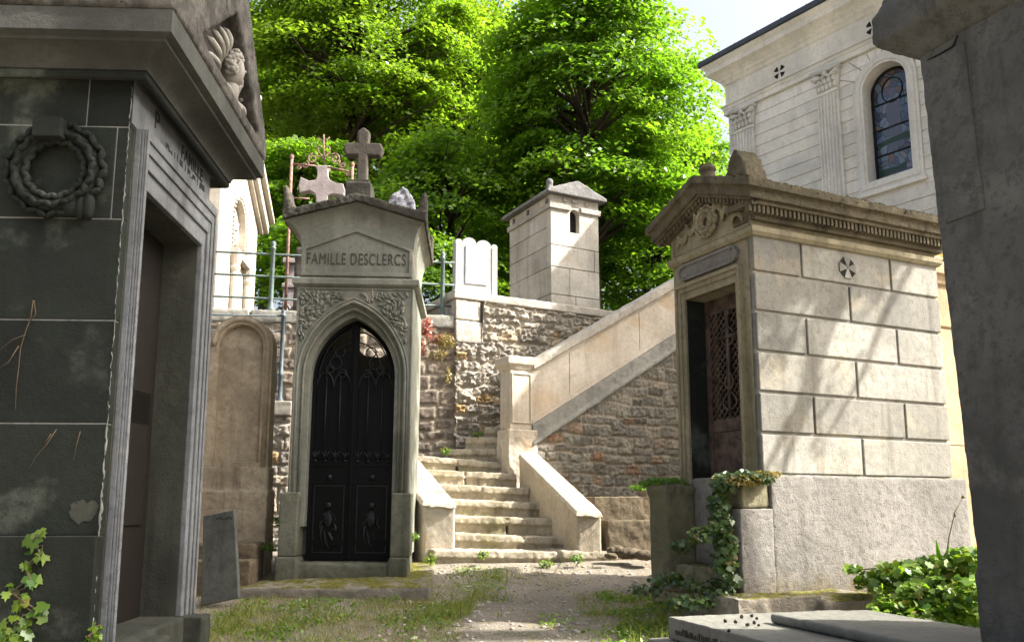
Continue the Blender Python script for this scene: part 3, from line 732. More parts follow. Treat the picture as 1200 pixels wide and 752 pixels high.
# cross on its pedestal
cx_, _ = F.fx(420, 225, .12); w0 = F.fx(404, 228, .12)[0]; w1 = F.fx(434, 228, .12)[0]
zz = lambda py: F.fx(420, py, .12)[1]
b = MB(); b.box(w0, w1, .0, .26, zz(236) - .1, zz(219)); b.box(w0 + .02, w1 - .02, .02, .24, zz(219), zz(214.5)); b.build('cross_pedestal', M['descroof'], DT, voxel=.01, wear=.008)
b = MB(); a = F.fx(416, 190, .12)[0]; c_ = F.fx(428.5, 190, .12)[0]; al = F.fx(399.5, 176, .12)[0]; ar = F.fx(447, 176, .12)[0]; z0, z1, z2, z3 = zz(215), zz(184), zz(169), zz(150.5)
e = .03
b.prism([(a, z0), (c_, z0), (c_, z1), (ar - e, z1), (ar, (z1 + z2) / 2), (ar - e, z2), (c_, z2), (c_ + .012, z3 - .05), ((a + c_) / 2, z3), (a - .012, z3 - .05), (a, z2), (al + e, z2), (al, (z1 + z2) / 2), (al + e, z1), (a, z1)], XZ, .075, .175)
b.build('stone_cross', M['cross'], DT, bevel=.016, seg=2)
# spandrel leaf carvings
rnd = random.Random(11)
for s in (-1, 1):
    b = MB()
    cx0 = dc + s * (hw + .085)
    zt_ = zst0 - .055
    for i in range(420):
        u = rnd.random(); v = rnd.random()
        x = dc + s * (.06 + u * (hw + .06)); z = zt_ - v * (zst0 - zsp) * .95
        w = hw + .13; hh = zap - zsp + .16; rr = (w * w + hh * hh) / (2 * w)
        if math.hypot((x - dc) * s - (w - rr), z - zsp) < rr + .022 or abs(x - dc) > hw + .10: continue
        qx, qz = dc + s * (hw + .06), zsp + (zst0 - zsp) * .55
        ang = math.atan2(z - qz, x - qx) + .9 * math.sin(7 * math.hypot(x - qx, z - qz) * 4)
        Mx = Matrix.Rotation(-ang, 3, 'Y'); b.ell((x, .0, z), (.032, .026 * rnd.uniform(.7, 1.3), .011), Mx, 7, 5)
    b.build('leaf_carving', M['desc'], DT, smooth=True)
b = MB()
for s in (-1, 1):
    x0, x1 = (wl + .012, wl + .03) if s < 0 else (wr - .03, wr - .012)
    b.box(x0, x1, -.012, .01, zp1, zst0 - .014)
b.box(wl + .03, wr - .03, -.012, .01, zst0 - .034, zst0 - .014); b.build('edge_fillet', M['desc'], DT, bevel=.005)
# the black iron double door
yd = .215
zdt = zap; zlp = Z(545); zmd = Z(551)
def inside(x, z): 
    if z < zsp: return abs(x - dc) < hw
    h = zap - zsp; r = (hw * hw + h * h) / (2 * hw)
    return math.hypot(abs(x - dc) - (hw - r), z - zsp) < r
for s in (-1, 1):
    dlf = MB(); x0, x1 = (dl, dc - .004) if s < 0 else (dc + .004, dr)
    xa, xb = min(x0, x1), max(x0, x1)
    st = .035
    dlf.box(xa, xa + st, yd, yd + .04, zsill + .004, zsp - .0); dlf.box(xb - st, xb, yd, yd + .04, zsill + .004, zsp)
    for z in (zsill + .004, Z(640) - .0, zlp - .0, Z(566)):
        dlf.box(xa, xb, yd + .002, yd + .038, z, z + .05)
    dlf.box(xa + st, xb - st, yd + .012, yd + .03, zsill, zlp + .03)
    # arched head following the pointed opening
    pts = [(x, z) for x, z in ogive(-.018, zsp) if (x - dc) * s >= -.001]
    dlf.tube([(x, yd + .02, z) for x, z in pts], .022, 6)
    dlf.box(dc + s * .004 if s > 0 else dc - .034, dc + .034 if s > 0 else dc - .004, yd - .0, yd + .04, zsp, zap - .05)
    leaf_ = dlf.build('door_leaf', M['iron'], DT, bevel=.004)
    g = MB()
    for q in (.33, .67):
        x = xa + (xb - xa) * q; g.tube([(x, yd + .02, zlp + .03), (x, yd + .02, zsp + .02)], .007, 6)
    xm = (xa + xb) / 2
    for px0, px1 in ((xa + st, xm), (xm, xb - st)):        # lancets under the tracery
        c0 = (px0 + px1) / 2; w = (px1 - px0) / 2
        g.tube([(c0 + w * math.cos(t), yd + .02, zsp - .08 + w * 1.9 * math.sin(t)) for t in [math.pi * i / 12 for i in range(13)]], .008, 6)
    for (u, v, r) in ((.5, .16, .055), (.60, .27, .045), (.36, .10, .035), (.68, .06, .035)):
        c0x = dc + s * hw * (1 - u * 1.0) * .95; c0z = zsp + v * .95
        if inside(c0x + s * r, c0z + r * .6):
            g.tube([(c0x + r * math.cos(t), yd + .02, c0z + r * math.sin(t)) for t in [2 * math.pi * i / 18 for i in range(18)]], .007, 6, closed=True)
    for r0 in (.62, .8):
        h0 = (zap - zsp) * r0; g.tube([(dc + s * (hw * (1 - t ** 1.6) * r0 + .03), yd + .02, zsp + h0 * math.sin(t * math.pi / 2)) for t in [i / 10 for i in range(11)]], .007, 6)
    g.build('tracery', M['ironr'], leaf_, smooth=True)
    for q in (.14, .38, .62, .86):
        g = MB(); x = xa + (xb - xa) * q; z = zlp + .08
        for a in (-.6, 0, .6): g.tube([(x, yd - .002, z - .02), (x + .03 * math.sin(a), yd - .008, z + .03), (x + .045 * math.sin(a * 1.6), yd - .002, z + .065 * math.cos(a))], [.008, .007, .003], 6)
        g.ell((x, yd - .005, z - .03), (.018, .014, .012)); g.build('fleuron', M['ironr'], leaf_, smooth=True)
    g = MB(); g.ell((xm, yd - .012, Z(558)), (.028, .016, .028), seg=12); g.ell((xm, yd - .022, Z(558)), (.013, .012, .013))
    g.build('rosette', M['ironr'], leaf_, smooth=True)
    g = MB(); rnd = random.Random(5 + s)
    zc_ = (zsill + Z(572)) / 2 + .05
    g.ell((xm, yd + .006, zc_), (.045, .02, .075)); g.ell((xm, yd + .0, zc_ + .12), (.03, .02, .03))
    for i in range(16):
        a = i * .8; g.tube([(xm + .05 * math.cos(a), yd + .004, zc_ - .05 + .07 * math.sin(a)), (xm + .075 * math.cos(a + .5), yd - .006, zc_ - .07 + .14 * math.sin(a + .5)), (xm + .06 * math.cos(a + .9), yd + .004, zc_ - .09 + .17 * math.sin(a + .9))], [.009, .008, .003], 5)
    g.plate([(xa + .05, zsill + .07), (xb - .05, zsill + .07), (xb - .05, Z(566) - .01), (xa + .05, Z(566) - .01)], [[(xa + .06, zsill + .08), (xb - .06, zsill + .08), (xb - .06, Z(566) - .02), (xa + .06, Z(566) - .02)]], XZ, yd + .004, yd + .014)
    g.build('panel_relief', M['ironr'], leaf_, smooth=False)
b = MB(); b.box(dl + .02, dr - .02, yd + .042, yd + .05, zlp, zsp + .02); b.box(dl + .03, dc, yd + .042, yd + .05, zsp + .021, zsp + .27); b.build('door_backing', M['iron'], DT)
b = MB(); b.box(dc - .016, dc + .016, yd - .018, yd + .02, zsill + .004, zap - .03); b.build('door_meeting_rail', M['iron'], DT, bevel=.006)
# slab in front
p = [P(270, 699, 7.05), P(505, 687, 7.05)]
b = MB(); fl = F.loc(P(268, 695, 7.1)); fr2 = F.loc(P(504, 686, 7.0)); yb2 = .9
b.hexa([(fl.x, fl.y, -.25), (fr2.x, fr2.y, -.25), (fr2.x - .02, yb2, -.25), (fl.x + .2, .35, -.25)], [(fl.x, fl.y, .035), (fr2.x, fr2.y, .05), (fr2.x - .02, yb2, .17), (fl.x + .2, .35, .06)])
o = b.build('stone_step', M['mossy'], None, voxel=.016, wear=.02, wsize=.1); o.location = F.o + Vector((0, 0, .055)); o.rotation_euler = (0, 0, F.a)
tag(o, 'mossy grey stone slab lying under the black pointed door of the Desclercs tomb', 'stone slab')
# ================================================================== stairs
def at(px, py, Y): return P(px, py, Y)
ST_ = thing('stone_staircase', 'worn stone staircase climbing between two sloping cheek walls and turning behind the newel', 'staircase', loc=tuple(at(600, 645, 8.4)))
SO = ST_.location.copy()
sd = [((507.8, 643), (724, 646.6), 8.30, 8.55), ((533, 624), (673, 630.7), 8.62, 8.78), ((531, 604), (655, 608), 8.88, 9.04), ((521, 584.7), (636, 590), 9.14, 9.30),
      ((508, 566.5), (621, 571), 9.40, 9.56), ((493, 549), (606, 555), 9.66, 9.82), ((482, 532), (588, 541), 9.86, 10.02), ((524, 526.6), (588, 526.6), 10.06, 10.12),
      ((545, 513), (588, 512), 10.16, 10.24), ((567, 501), (592, 500), 10.26, 10.36)]
rnd = random.Random(2)
for i, (l, r, yl, yr) in enumerate(sd):
    a, c_ = at(*l, yl) - SO, at(*r, yr) - SO
    hgt = .20 if i else .30
    run = Vector((-.22, .46, 0)) if i < 7 else Vector((.05, .5, 0))
    def lo(v, d=0.0): return (v.x, v.y, v.z - hgt)
    b = MB(); tilt = Vector((0, 0, .012))
    fr = [0, 1] if i in (3, 7, 9) else [0, rnd.uniform(.25, .7), 1]
    for f0, f1 in zip(fr, fr[1:]):
        g0, g1 = f0 + (.012 if f0 else 0), f1 - (.012 if f1 < 1 else 0)
        p0, p1 = a.lerp(c_, g0), a.lerp(c_, g1); dz = Vector((0, rnd.uniform(-.02, .02), rnd.uniform(-.008, .008))); p0 = p0 + dz; p1 = p1 + dz
        nz = Vector((0, 0, -.075)); ins = Vector((0, .028, 0))
        b.hexa([p0 + nz, p1 + nz, p1 + run + nz, p0 + run + nz], [p0 + Vector((0, .012, 0)), p1 + Vector((0, .012, 0)), p1 + run + tilt, p0 + run + tilt])
        b.hexa([lo(p0 + ins), lo(p1 + ins), lo(p1 + run), lo(p0 + run)], [p0 + ins + nz * .5, p1 + ins + nz * .5, p1 + run + nz * .5, p0 + run + nz * .5])
    o = b.build('step', M['step'], ST_, voxel=.013, wear=.026, wsize=.12)
def cheek(label, near, far, Yn, Yf, w_near, w_far, depth_z, mat):
    """near/far: top pixel corners of the sloping top; a solid wall with a chamfered cap"""
    (n0, n1), (f0, f1) = near, far
    A, B, C, E = at(*n0, Yn), at(*n1, Yn + .02), at(*f1, Yf + .02), at(*f0, Yf)
    o0 = (A + B) / 2; o0.z = gz(o0.x, o0.y) - .05
    t = thing('cheek_wall', label, 'stair wall', loc=tuple(o0))
    A, B, C, E = [v - o0 for v in (A, B, C, E)]
    dn = Vector((0, 0, -.05)); b = MB()
    out = Vector((0, -.035, 0))
    def low(v): return Vector((v.x, v.y, -.1))
    b.hexa([low(A), low(B), low(C), low(E)], [A + dn, B + dn, C + dn, E + dn]); b.build('wall', mat, t, voxel=.016, wear=.010, wsize=.12)
    s = (B - A).normalized() * .018; c1 = Vector((0, 0, -.062)); b = MB()
    b.hexa([A - s + out + c1, B + s + out + c1, C + s + c1, E - s + c1], [A + out * .2, B + out * .2, C, E]); b.build('coping', mat, t, voxel=.012, wear=.008)
    return t
cheek('sunlit low stair cheek wall beside the black-doored tomb', ((496.5, 586), (534, 589)), ((448, 531), (484.5, 531)), 8.45, 9.75, 0, 0, 0, M['newel'])
cheek('cream low stair cheek wall sloping down from the balustrade newel', ((676, 598), (705, 599.5)), ((608, 531), (629, 530)), 8.50, 9.85, 0, 0, 0, M['warm'])

# balustrade with newel
o = at(597.5, 540, 9.9)
F = Fr(o, 28)
BA = thing('stair_balustrade', 'pale solid stone balustrade rising to the right from a square capped newel', 'balustrade', F)
Z = lambda py, px=610: F.fx(px, py, 0)[1]
nw = F.fx(624, 480, 0)[0]; nd = .26
b = MB(); b.box(-.03, nw + .05, -.03, nd + .03, -.35, Z(503)); b.build('newel_base', M['newel'], BA, voxel=.014, wear=.025, wsize=.1)
b = MB(); b.box(.005, nw, .0, nd, Z(503), Z(432))
b.plate([(.02, Z(496)), (nw - .015, Z(496)), (nw - .015, Z(437)), (.02, Z(437))], [[(.04, Z(494)), (nw - .035, Z(494)), (nw - .035, Z(439)), (.04, Z(439))]], XZ, -.014, .004)
b.build('newel_shaft', M['newel'], BA, bevel=.008)
b = MB(); b.cornice(0.005, nw, 0, nd, [(0, Z(434)), (.012, Z(433)), (.03, Z(429)), (.05, Z(427)), (.05, Z(419)), (.03, Z(417.5))]); b.build('newel_cap', M['newel'], BA, voxel=.011, wear=.012)
x2 = 4.2
def lin(p, q):
    (xa, za), (xb, zb) = F.fx(*p), F.fx(*q); m = (zb - za) / (xb - xa); return lambda x: za + m * (x - xa)
ct, cb = lin((627, 421), (790.8, 327)), lin((627, 432), (791, 338))
pb, sb = lin((627, 495), (791, 390.5)), lin((632, 517), (791, 411))
x0 = nw - .005
def band(f0, f1, xa, xb): return [(xa, f0(xa)), (xb, f0(xb)), (xb, f1(xb)), (xa, f1(xa))]
b = MB(); b.prism(band(lambda x: cb(x), ct, x0, x2), XZ, -.045, .25); b.build('coping', M['cope'], BA, voxel=.015, wear=.018, wsize=.08)
b = MB()
cuts = [x0, F.fx(668, 440)[0], F.fx(750, 390)[0], F.fx(836, 330)[0], x2]
for a, c_ in zip(cuts, cuts[1:]):
    b.prism([(a + .003, pb(a)), (c_ - .003 , pb(c_)), (c_ - .003 , cb(c_)), (a + .003, cb(a))], XZ, .012, .21)
    ia = .05
    fb, ft = (lambda x: pb(x) + .075), (lambda x: cb(x) - .03)
b.prism(band(lambda x: pb(x), lambda x: pb(x) + .05, x0, x2), XZ, -.012, .02)
b.prism(band(lambda x: pb(x) + .05, lambda x: pb(x) + .075, x0, x2), XZ, .0, .02)
b.prism(band(lambda x: cb(x) - .035, cb, x0, x2), XZ, -.004, .02)
b.build('parapet', M['newel'], BA, bevel=.006)
b = MB(); b.prism(band(sb, lambda x: sb(x) + .05, x0 - .02, x2), XZ, -.05, .2); b.prism(band(lambda x: sb(x) + .052, lambda x: pb(x) - .002, x0, x2), XZ, -.022, .2)
b.build('string', M['string'], BA, voxel=.015, wear=.02, wsize=.07)
rb = rubble('rubble_wall', .02, x2, -1.25, lambda x: sb(x) + .01, M['rubA'], BA, 21, ch=.135, sl=(.14, .27), y=.03, depth=.04, rough=.035, irr=1.3)
b = MB(); b.prism([(0.03, -1.3), (x2, -1.3), (x2, sb(x2)), (.03, sb(.03))], XZ, .05, .2); b.build('wall_core', M['rubA'], BA)

# upper retaining wall
o = at(533.5, 345, 10.6)
F = Fr(o, 29)
RW = thing('retaining_wall', 'rubble retaining wall with pale quoins and a grey coping behind the stairs', 'wall', F)
Z = lambda py, px: F.fx(px, py, 0)[1]
zt = 0.0; zcb = Z(350, 534)
b = MB(); b.box(-.04, 4.5, -.05, .35, zcb, Z(340, 534)); b.box(-.04, .34, .35, 1.6, zcb, Z(340, 534) - .01)
b.build('coping', M['cope'], RW, voxel=.016, wear=.014, wsize=.1)
xq = F.fx(565, 380)[0]; zq = Z(402, 540); zq2 = Z(375, 540)
b = MB(); b.box(0, xq, -.035, .32, zq + .005, zq2 - .005); b.box(0, xq - .04, -.03, .3, zq2 + .004, zcb); b.split('quoin', M['cope'], RW, voxel=.013, wear=.016, wsize=.06)
rubble('rubble_face', 0, 4.4, -2.6, lambda x: (zq if x < xq - .01 else zcb), M['rubB'], RW, 33, ch=.115, sl=(.09, .30), depth=.06, rough=.06, irr=1.9)
b = MB(); b.box(0.01, 4.4, .02, .34, -2.7, zcb); b.box(.01, .3, .34, 1.5, -2.7, zcb); b.build('wall_core', M['rubB'], RW)
ZTOP = F.o.z + Z(340, 534)

# lower terrace wall left of the quoins, running behind the black-doored tomb
o = at(531, 375, 10.62)
F = Fr(o, 8)
TW = thing('terrace_wall', 'coursed dark block wall with weathered capstones carrying an iron railing', 'wall', F)
Z = lambda py, px: F.fx(px, py, 0)[1]
zc1, zc0 = Z(369.5, 520), Z(385, 520)
rubble('block_face', -5.2, .05, -2.6, zc0, M['rubC'], TW, 44, ch=.165, sl=(.22, .36), depth=.03, rough=.018, jw=.024, res=.017)
b = MB(); b.box(-5.2, .03, .02, .4, -2.7, zc0); b.build('wall_core', M['rubC'], TW)
b = MB()
xx = -5.2
while xx < -.01: b.box(xx + .004, min(xx + .9, .02) - .004, -.03, .42, zc0 + .002, zc1); xx += .9
b.split('capstone', M['string'], TW, voxel=.018, wear=.02)
k2 = F.fx(330, 470, 0)
TF = F
# railing on the terrace wall
o = F.w(0, .1, zc1)
F = Fr(o, 9.5)
UR = thing('iron_railing', 'grey-green iron railing along the terrace wall behind the Desclercs tomb', 'railing', F)
Z = lambda py, px: F.fx(px, py, 0)[1]
b = MB()
for pa, pc in (((297, 297), (521, 307.5)), ((297, 323), (521, 333.5)), ((297, 349), (521, 358.5))):
    xa, za = F.fx(*pa); xb, zb = F.fx(*pc); m = (zb - za) / (xb - xa)
    xa2 = -5.0; b.tube([(xa2, 0, za + m * (xa2 - xa)), (.02, 0, zb + m * (.02 - xb))], .014, 7)
b.build('rail', M['greenrail'], UR, smooth=True)
for px, top, bot in ((320.5, 289, 361), (519, 301, 370), (408, 294, 364)):
    x, z1 = F.fx(px, top); z0 = -.02
    p = MB(); p.lathe((x, 0, 0), [(.055, z0), (.055, .02), (.035, .05), (.028, .12), (.026, z1 - .04), (.034, z1 - .03), (.034, z1 - .01), (.02, z1), (.036, z1 + .03), (.02, z1 + .065), (.002, z1 + .075)], 12)
    p.build('post', M['greenrail'], UR, smooth=True)

# lower railing and ledge left
o = at(330, 487, 9.6); F = Fr(o, 4)
LW = thing('ledge_wall', 'low pale ledge wall of rubble behind the arched ochre gravestone', 'wall', F)
b = MB(); zl = F.fx(330, 470)[1]; b.box(-2.6, .12, -.05, .3, 0, zl); b.build('capstone', M['cope'], LW, voxel=.016, wear=.015)
rubble('rubble_face', -2.6, .1, -1.6, -.002, M['rubB'], LW, 55, ch=.13, sl=(.15, .3))
b = MB(); b.box(-2.6, .1, .02, .28, -1.6, -.004); b.build('wall_core', M['rubB'], LW)
o = F.w(0, .12, zl); F = Fr(o, 4)
LR = thing('iron_railing', 'blue-grey iron railing standing on the low ledge beside the arched gravestone', 'railing', F)
zp = F.fx(331, 368)[1]; xp = F.fx(330, 420)[0]
b = MB(); b.lathe((xp, 0, 0), [(.05, -.01), (.05, .02), (.026, .06), (.024, .3), (.032, .31), (.032, .33), (.024, .34), (.024, zp - .04), (.034, zp - .03), (.034, zp - .01), (.018, zp), (.03, zp + .03), (.004, zp + .06)], 12); b.build('post', M['bluerail'], LR, smooth=True)
b = MB()
for f in (.98, .80, .62, .44, .12): b.tube([(-2.4, 0, zp * f), (xp, 0, zp * f)], .010, 6)
for q in (-.10, -.16): b.tube([(q, 0, zp * .12), (q, 0, zp * .44)], .008, 6)
b.build('rail', M['bluerail'], LR, smooth=True)

# terrace ground, hillside
def terr(x, y):
    e = 3.12 if False else ZTOP - .10
    return e + max(0, y - 13.0) * .05 + .02 * noise.noise(Vector((x, y, 3)))
vs = [F_.w(*p) for F_, p in ((TF, (-6, .38, 0)), (TF, (0, .38, 0)))]
poly = [(-14, 10.2), (-.55, 11.1), (-.6, 10.95), (3.4, 13.1), (9, 16.3), (16, 20), (16, 70), (-30, 70), (-30, 10.2)]
bmv = []; nx_, ny_ = 90, 120
def tfront(x):
    if x < -.78: return TF.o.y + .36 + math.tan(TF.a) * (x - TF.o.x)
    return 10.6 + .25 + math.tan(R(29)) * (x + .71)
vv, ff = [], []
for j in range(ny_ + 1):
    for i in range(nx_ + 1):
        x = -24 + 40 * i / nx_; y0 = tfront(x) if x < 12 else tfront(12); y = y0 + (70 - y0) * (j / ny_) ** 2
        z = terr(x, y)
        if x < -.7: z = min(z, TF.o.z + zc1 - .05 + max(0, y - y0 - .6) * .12)
        vv.append((x, y, z))
for j in range(ny_):
    for i in range(nx_): a = j * (nx_ + 1) + i; ff.append((a, a + 1, a + nx_ + 2, a + nx_ + 1))
me = bpy.data.meshes.new('terrace_ground'); me.from_pydata(vv, [], ff); me.materials.append(M['litter']); o = bpy.data.objects.new('terrace_ground', me); COL.objects.link(o); struct(o)

# ================================================================== small chapel tomb on the terrace
o = at(646, 345, 12.3); o.z = ZTOP - .12
F = Fr(o, 28)
TT = thing('chapel_tomb', 'narrow whitish stone tomb with a gabled roof and one small arched opening', 'tomb', F)
Z = lambda py, px=690: F.fx(px, py, 0)[1]
W = F.fx(702, 300)[0]; L = F.fs(597, 300, 0)[0]
zb1 = Z(247, 701); zc_ = Z(236, 690)
xwl, xwr = F.fx(668, 260)[0], F.fx(678.8, 260)[0]; zw0, zw1 = Z(273, 673), Z(246, 673); xc = (xwl + xwr) / 2; rw = (xwr - xwl) / 2
hole_ = [(xwl, zw0), (xwr, zw0)] + [(xc + rw * math.cos(R(a)), zw1 - rw + rw * math.sin(R(a))) for a in range(0, 181, 20)]
b = MB()
zr = [-.3, Z(347, 670), Z(315, 670), Z(290, 670), Z(268, 670)]
cutx = [[W * .5], [W * .38], [W * .9], [W * .15], [W * .2]]
zz = zr + [zb1, zc_]
for i in range(len(zz) - 1):
    z0, z1 = zz[i] + .004, zz[i + 1] - .004
    if i >= 3: continue
    for a, c_ in zip([0] + cutx[i], cutx[i] + [W]): b.box(a + (.003 if a else 0), c_ - (.003 if c_ < W else 0), 0, .12, z0, z1)
    ys = [.12, L * (.45 + .2 * (i % 2)), L]
    for a, c_ in zip(ys, ys[1:]): b.box(0, .12, a + .003, c_ - .003, z0, z1)
b.plate([(0, zz[3] + .004), (W, zz[3] + .004), (W, zc_), (0, zc_)], [hole_], XZ, 0, .12)
for i in (3, 4, 5):
    z0, z1 = zz[i] + .004, zz[i + 1] - .004; ys = [.123, L * (.5 + .15 * (i % 2)), L]
    for a, c_ in zip(ys, ys[1:]): b.box(0, .12, a + .003, c_ - .003, z0, z1)
b.box(W - .12, W, .123, L, -.3, zc_); b.box(.12, W - .12, L - .1, L, -.3, zc_)
b.build('wall', M['tower'], TT, bevel=.008)
b = MB(); b.box(.05, W - .05, .1, L - .05, -.3, zc_ - .02); b.build('dark_interior', M['dark'], TT)
b = MB(); z0 = Z(252, 690); z1 = Z(246, 690)
for x0, x1, y0, y1 in ((-.035, xwl - .01, -.035, .02), (xwr + .01, W + .03, -.035, .02), (-.035, .02, .02, L + .02)): b.box(x0, x1, y0, y1, z0, z1)
for x in (xwl - .14, xwr + .1): b.box(x, x + .08, -.03, .02, zc_ - .09, zc_ - .03)
b.box(xc - .06, xc + .06, -.03, .02, zc_ - .08, zc_ - .02)
b.build('string_course', M['tower'], TT, voxel=.011, wear=.014, wsize=.05)
ov = .10; za = F.fx(677, 211.5, -ov)[1]
b = MB(); b.prism([(-ov, zc_), (W + ov, zc_), (W + ov, zc_ + .05), (W / 2, za), (-ov, zc_ + .05)], XZ, -ov, L + ov)
b.build('roof', M['slate'], TT, voxel=.014, wear=.014, wsize=.06)
b = MB()
for y in (.05, .5, .85): b.box(-.03, .0, y * L, y * L + .05, zc_ - .14, zc_ - .05); b.box(-.02, .0, y * L + .01, y * L + .035, zc_ - .22, zc_ - .14)
b.split('corbel', M['slate'], TT, bevel=.006)
b = MB(); b.ell((-ov + .06, -ov + .06, zc_ + .16), (.06, .06, .06)); b.box(-ov + .02, -ov + .1, -ov + .02, -ov + .1, zc_ + .04, zc_ + .12); b.build('finial', M['slate'], TT, voxel=.012)

# white scalloped headstone
o = at(541.5, 348, 10.95); o.z = ZTOP - .11
F = Fr(o, 22)
HS = thing('headstone', 'white marble headstone with a scalloped top and an inscribed white plaque', 'headstone', F)
Z = lambda py, px: F.fx(px, py, 0)[1]
x0, x1 = F.fx(533.5, 310)[0], F.fx(583, 310)[0]; xa, xb = F.fx(542, 310)[0], F.fx(575.5, 310)[0]
zt = Z(279.5, 537)
b = MB()
def tower(xa, xb, zt_, y0, y1):
    r = (xb - xa) / 2; b.prism([(xa, 0), (xb, 0)] + [((xa + xb) / 2 + r * math.cos(R(a)), zt_ - r * .8 + r * .8 * math.sin(R(a))) for a in range(0, 181, 20)], XZ, y0, y1)
def scal(xa_, xb_, zt_, n=8):
    r = (xb_ - xa_) / 2; return [((xa_ + xb_) / 2 + r * math.cos(R(180 * i / n)), zt_ - r * .8 + r * .8 * math.sin(R(180 * i / n))) for i in range(n + 1)]
top_ = scal(xb + .002, x1, zt - .02) + scal(xm, xb, zt + .02) + scal(xa, xm - .002, zt + .035) + scal(x0, xa - .002, zt)
b.prism([(x0, 0), (x1, 0)] + top_, XZ, 0, .11)
b.prism([(x0 + .004, .0), (xa - .008, .0), (xa - .008, zt - .06), (x0 + .004, zt - .06)], XZ, -.008, .01); b.prism([(xb + .008, 0), (x1 - .004, 0), (x1 - .004, zt - .08), (xb + .008, zt - .08)], XZ, -.008, .01)
b.build('slab', M['whitef'], HS, bevel=.008)
pa, pz0 = F.fx(545, 332); pb_, pz1 = F.fx(570.5, 291)
b = MB(); b.box(pa, pb_, -.014, -.002, pz0, pz1); pl = b.build('plaque', M['plaque'], HS, bevel=.003)
b = MB(); rnd = random.Random(6)
for i in range(13):
    z = pz1 - .04 - i * (pz1 - pz0 - .06) / 13; l = pa + .02 + rnd.uniform(0, .05); e = pb_ - .02 - rnd.uniform(0, .05); x = l
    while x < e: w = rnd.uniform(.008, .03); b.box(x, min(x + w, e), -.0152, -.0138, z, z + .007); x += w + .008
b.build('faded_inscription', M['faint'], pl)

# ================================================================== right tomb
o = at(897, 596, 6.0); o.z = 0.0
F = Fr(o, 25.6)
RT = thing('family_tomb', 'grey block-built tomb with a wreathed pediment and a rusty lattice door', 'tomb', F)
Zs = lambda py, px=890: F.fx(px, py, 0)[1]
W = F.fx(1120, 596)[0]; D = F.fs(797, 596, 0)[0]
zpl, zst = Zs(556, 908), Zs(272, 885); zst2 = Zs(266, 884)
print('RT W,D', W, D, zpl, zst)
rows = [zpl + (zst - zpl) * i / 6 for i in range(7)]
XJ = {0: (954 + 58, 530), 1: None}
jn = [[F.fx(1012, 540)[0]], [F.fx(954, 480)[0], F.fx(1061, 490)[0]], [F.fx(1004, 440)[0]], [F.fx(945.5, 390)[0], F.fx(1052, 405)[0]], [F.fx(996, 355)[0]], [F.fx(939, 305)[0], F.fx(1043.5, 320)[0]]]
yi1, yi2 = F.fs(864, 340, 0)[0], F.fs(805, 362, 0)[0]; yo1, yo2 = F.fs(871, 330, 0)[0], F.fs(796.5, 360, 0)[0]
zdo, zdi = F.fs(871, 308.7, 0)[1], F.fs(864, 331, 0)[1]; zth = .42
b = MB(); g_ = .011
for i in range(6):
    xs = [.0] + jn[i] + [W]
    for a, c_ in zip(xs, xs[1:]):
        b.box(a + (g_ if a else .0), c_ - (g_ if c_ < W else 0), 0, .06, rows[i] + g_, rows[i + 1] - g_)
b.box(.0, W - .014, .016, .06, zpl, zst2)
b.build('side_wall', M['rt'], RT, bevel=.007)
# cross-shaped vent in the side wall
xv, zv = F.fx(992.5, 314, 0); rv = .085
b = MB(); b.prism([(xv + rv * math.cos(R(a)), zv + rv * math.sin(R(a))) for a in range(0, 360, 15)], XZ, -.003, .02); vent = b.build('cross_vent', M['dark'], RT)
b = MB()
for q in range(4):
    a = R(90 * q); ux, uz = math.cos(a), math.sin(a)
    b.prism([(xv + ux * t - uz * s, zv + uz * t + ux * s) for t, s in ((0.005, -.008), (rv * 1.0, -.04), (rv * 1.0, .04), (.005, .008))], XZ, -.010, .001)
b.build('cross_arm', M['rt'], vent, bevel=.003)
b = MB()
b.prism([(.062, zpl), (yi1, zpl), (yi1, zdi), (yi2, zdi), (yi2, zpl), (D, zpl), (D, zst2), (.062, zst2)], YZ, 0.004, .24)
b.box(.24, W, D - .2, D, zpl, zst2); b.box(W - .2, W - .002, .062, D - .2, zpl, zst2)
b.build('front_wall', M['rtf'], RT, bevel=.006)
b = MB()
b.box(.02, .004 + .1, .0, .15, 0, .01)
def upr(a0, a1, f):
    j, q, t = (yi1 - yo1) * f, (yo2 - yi2) * f, (zdo - zdi) * f
    b.prism([(yo1, zpl - .3), (yi1 - j, zpl - .3), (yi1 - j, zdi + t), (yi2 + q, zdi + t), (yi2 + q, zpl - .3), (yo2, zpl - .3), (yo2, zdo), (yo1, zdo)], YZ, a0, a1)
print('RTdoor', yo1, yi1, yi2, yo2, zdi, zdo)
b = MB(); upr(-.02, .03, 0); upr(-.035, -.02, .45); upr(-.05, -.035, .75); b.build('door_frame', M['rtf'], RT, bevel=.005)
# rusty lattice door
xd = .175; yA, yB = yi1 + .02, yi2 - .0
b = MB(); z0, z1 = zpl - .3, zdi
zk = F.fs(852, 505, xd)[1]; zl0 = F.fs(852, 490, xd)[1]
yA2 = yA; ymid = (yA + yB) / 2
for y0, y1 in ((yA, yA + .05), (yB - .05, yB)): b.box(xd, xd + .03, y0, y1, z0, z1)
for za_, zb_ in ((z0, z0 + .08), (zk, zl0), (z1 - .12, z1)): b.box(xd + .001, xd + .029, yA + .05, yB - .05, za_, zb_)
b.box(xd + .01, xd + .02, yA + .05, yB - .05, z0 + .08, zk)
b.prism([(yA + .1, z0 + .14), (yB - .1, z0 + .14), (yB - .1, zk - .12), (ymid, zk - .05), (yA + .1, zk - .12)], YZ, xd - .006, xd + .012)
b.build('door', M['rustdoor'], RT, bevel=.004); dr_ = bpy.context.scene.objects[-1] if False else [c for c in RT.children if c.name.startswith('door') and 'frame' not in c.name][0]
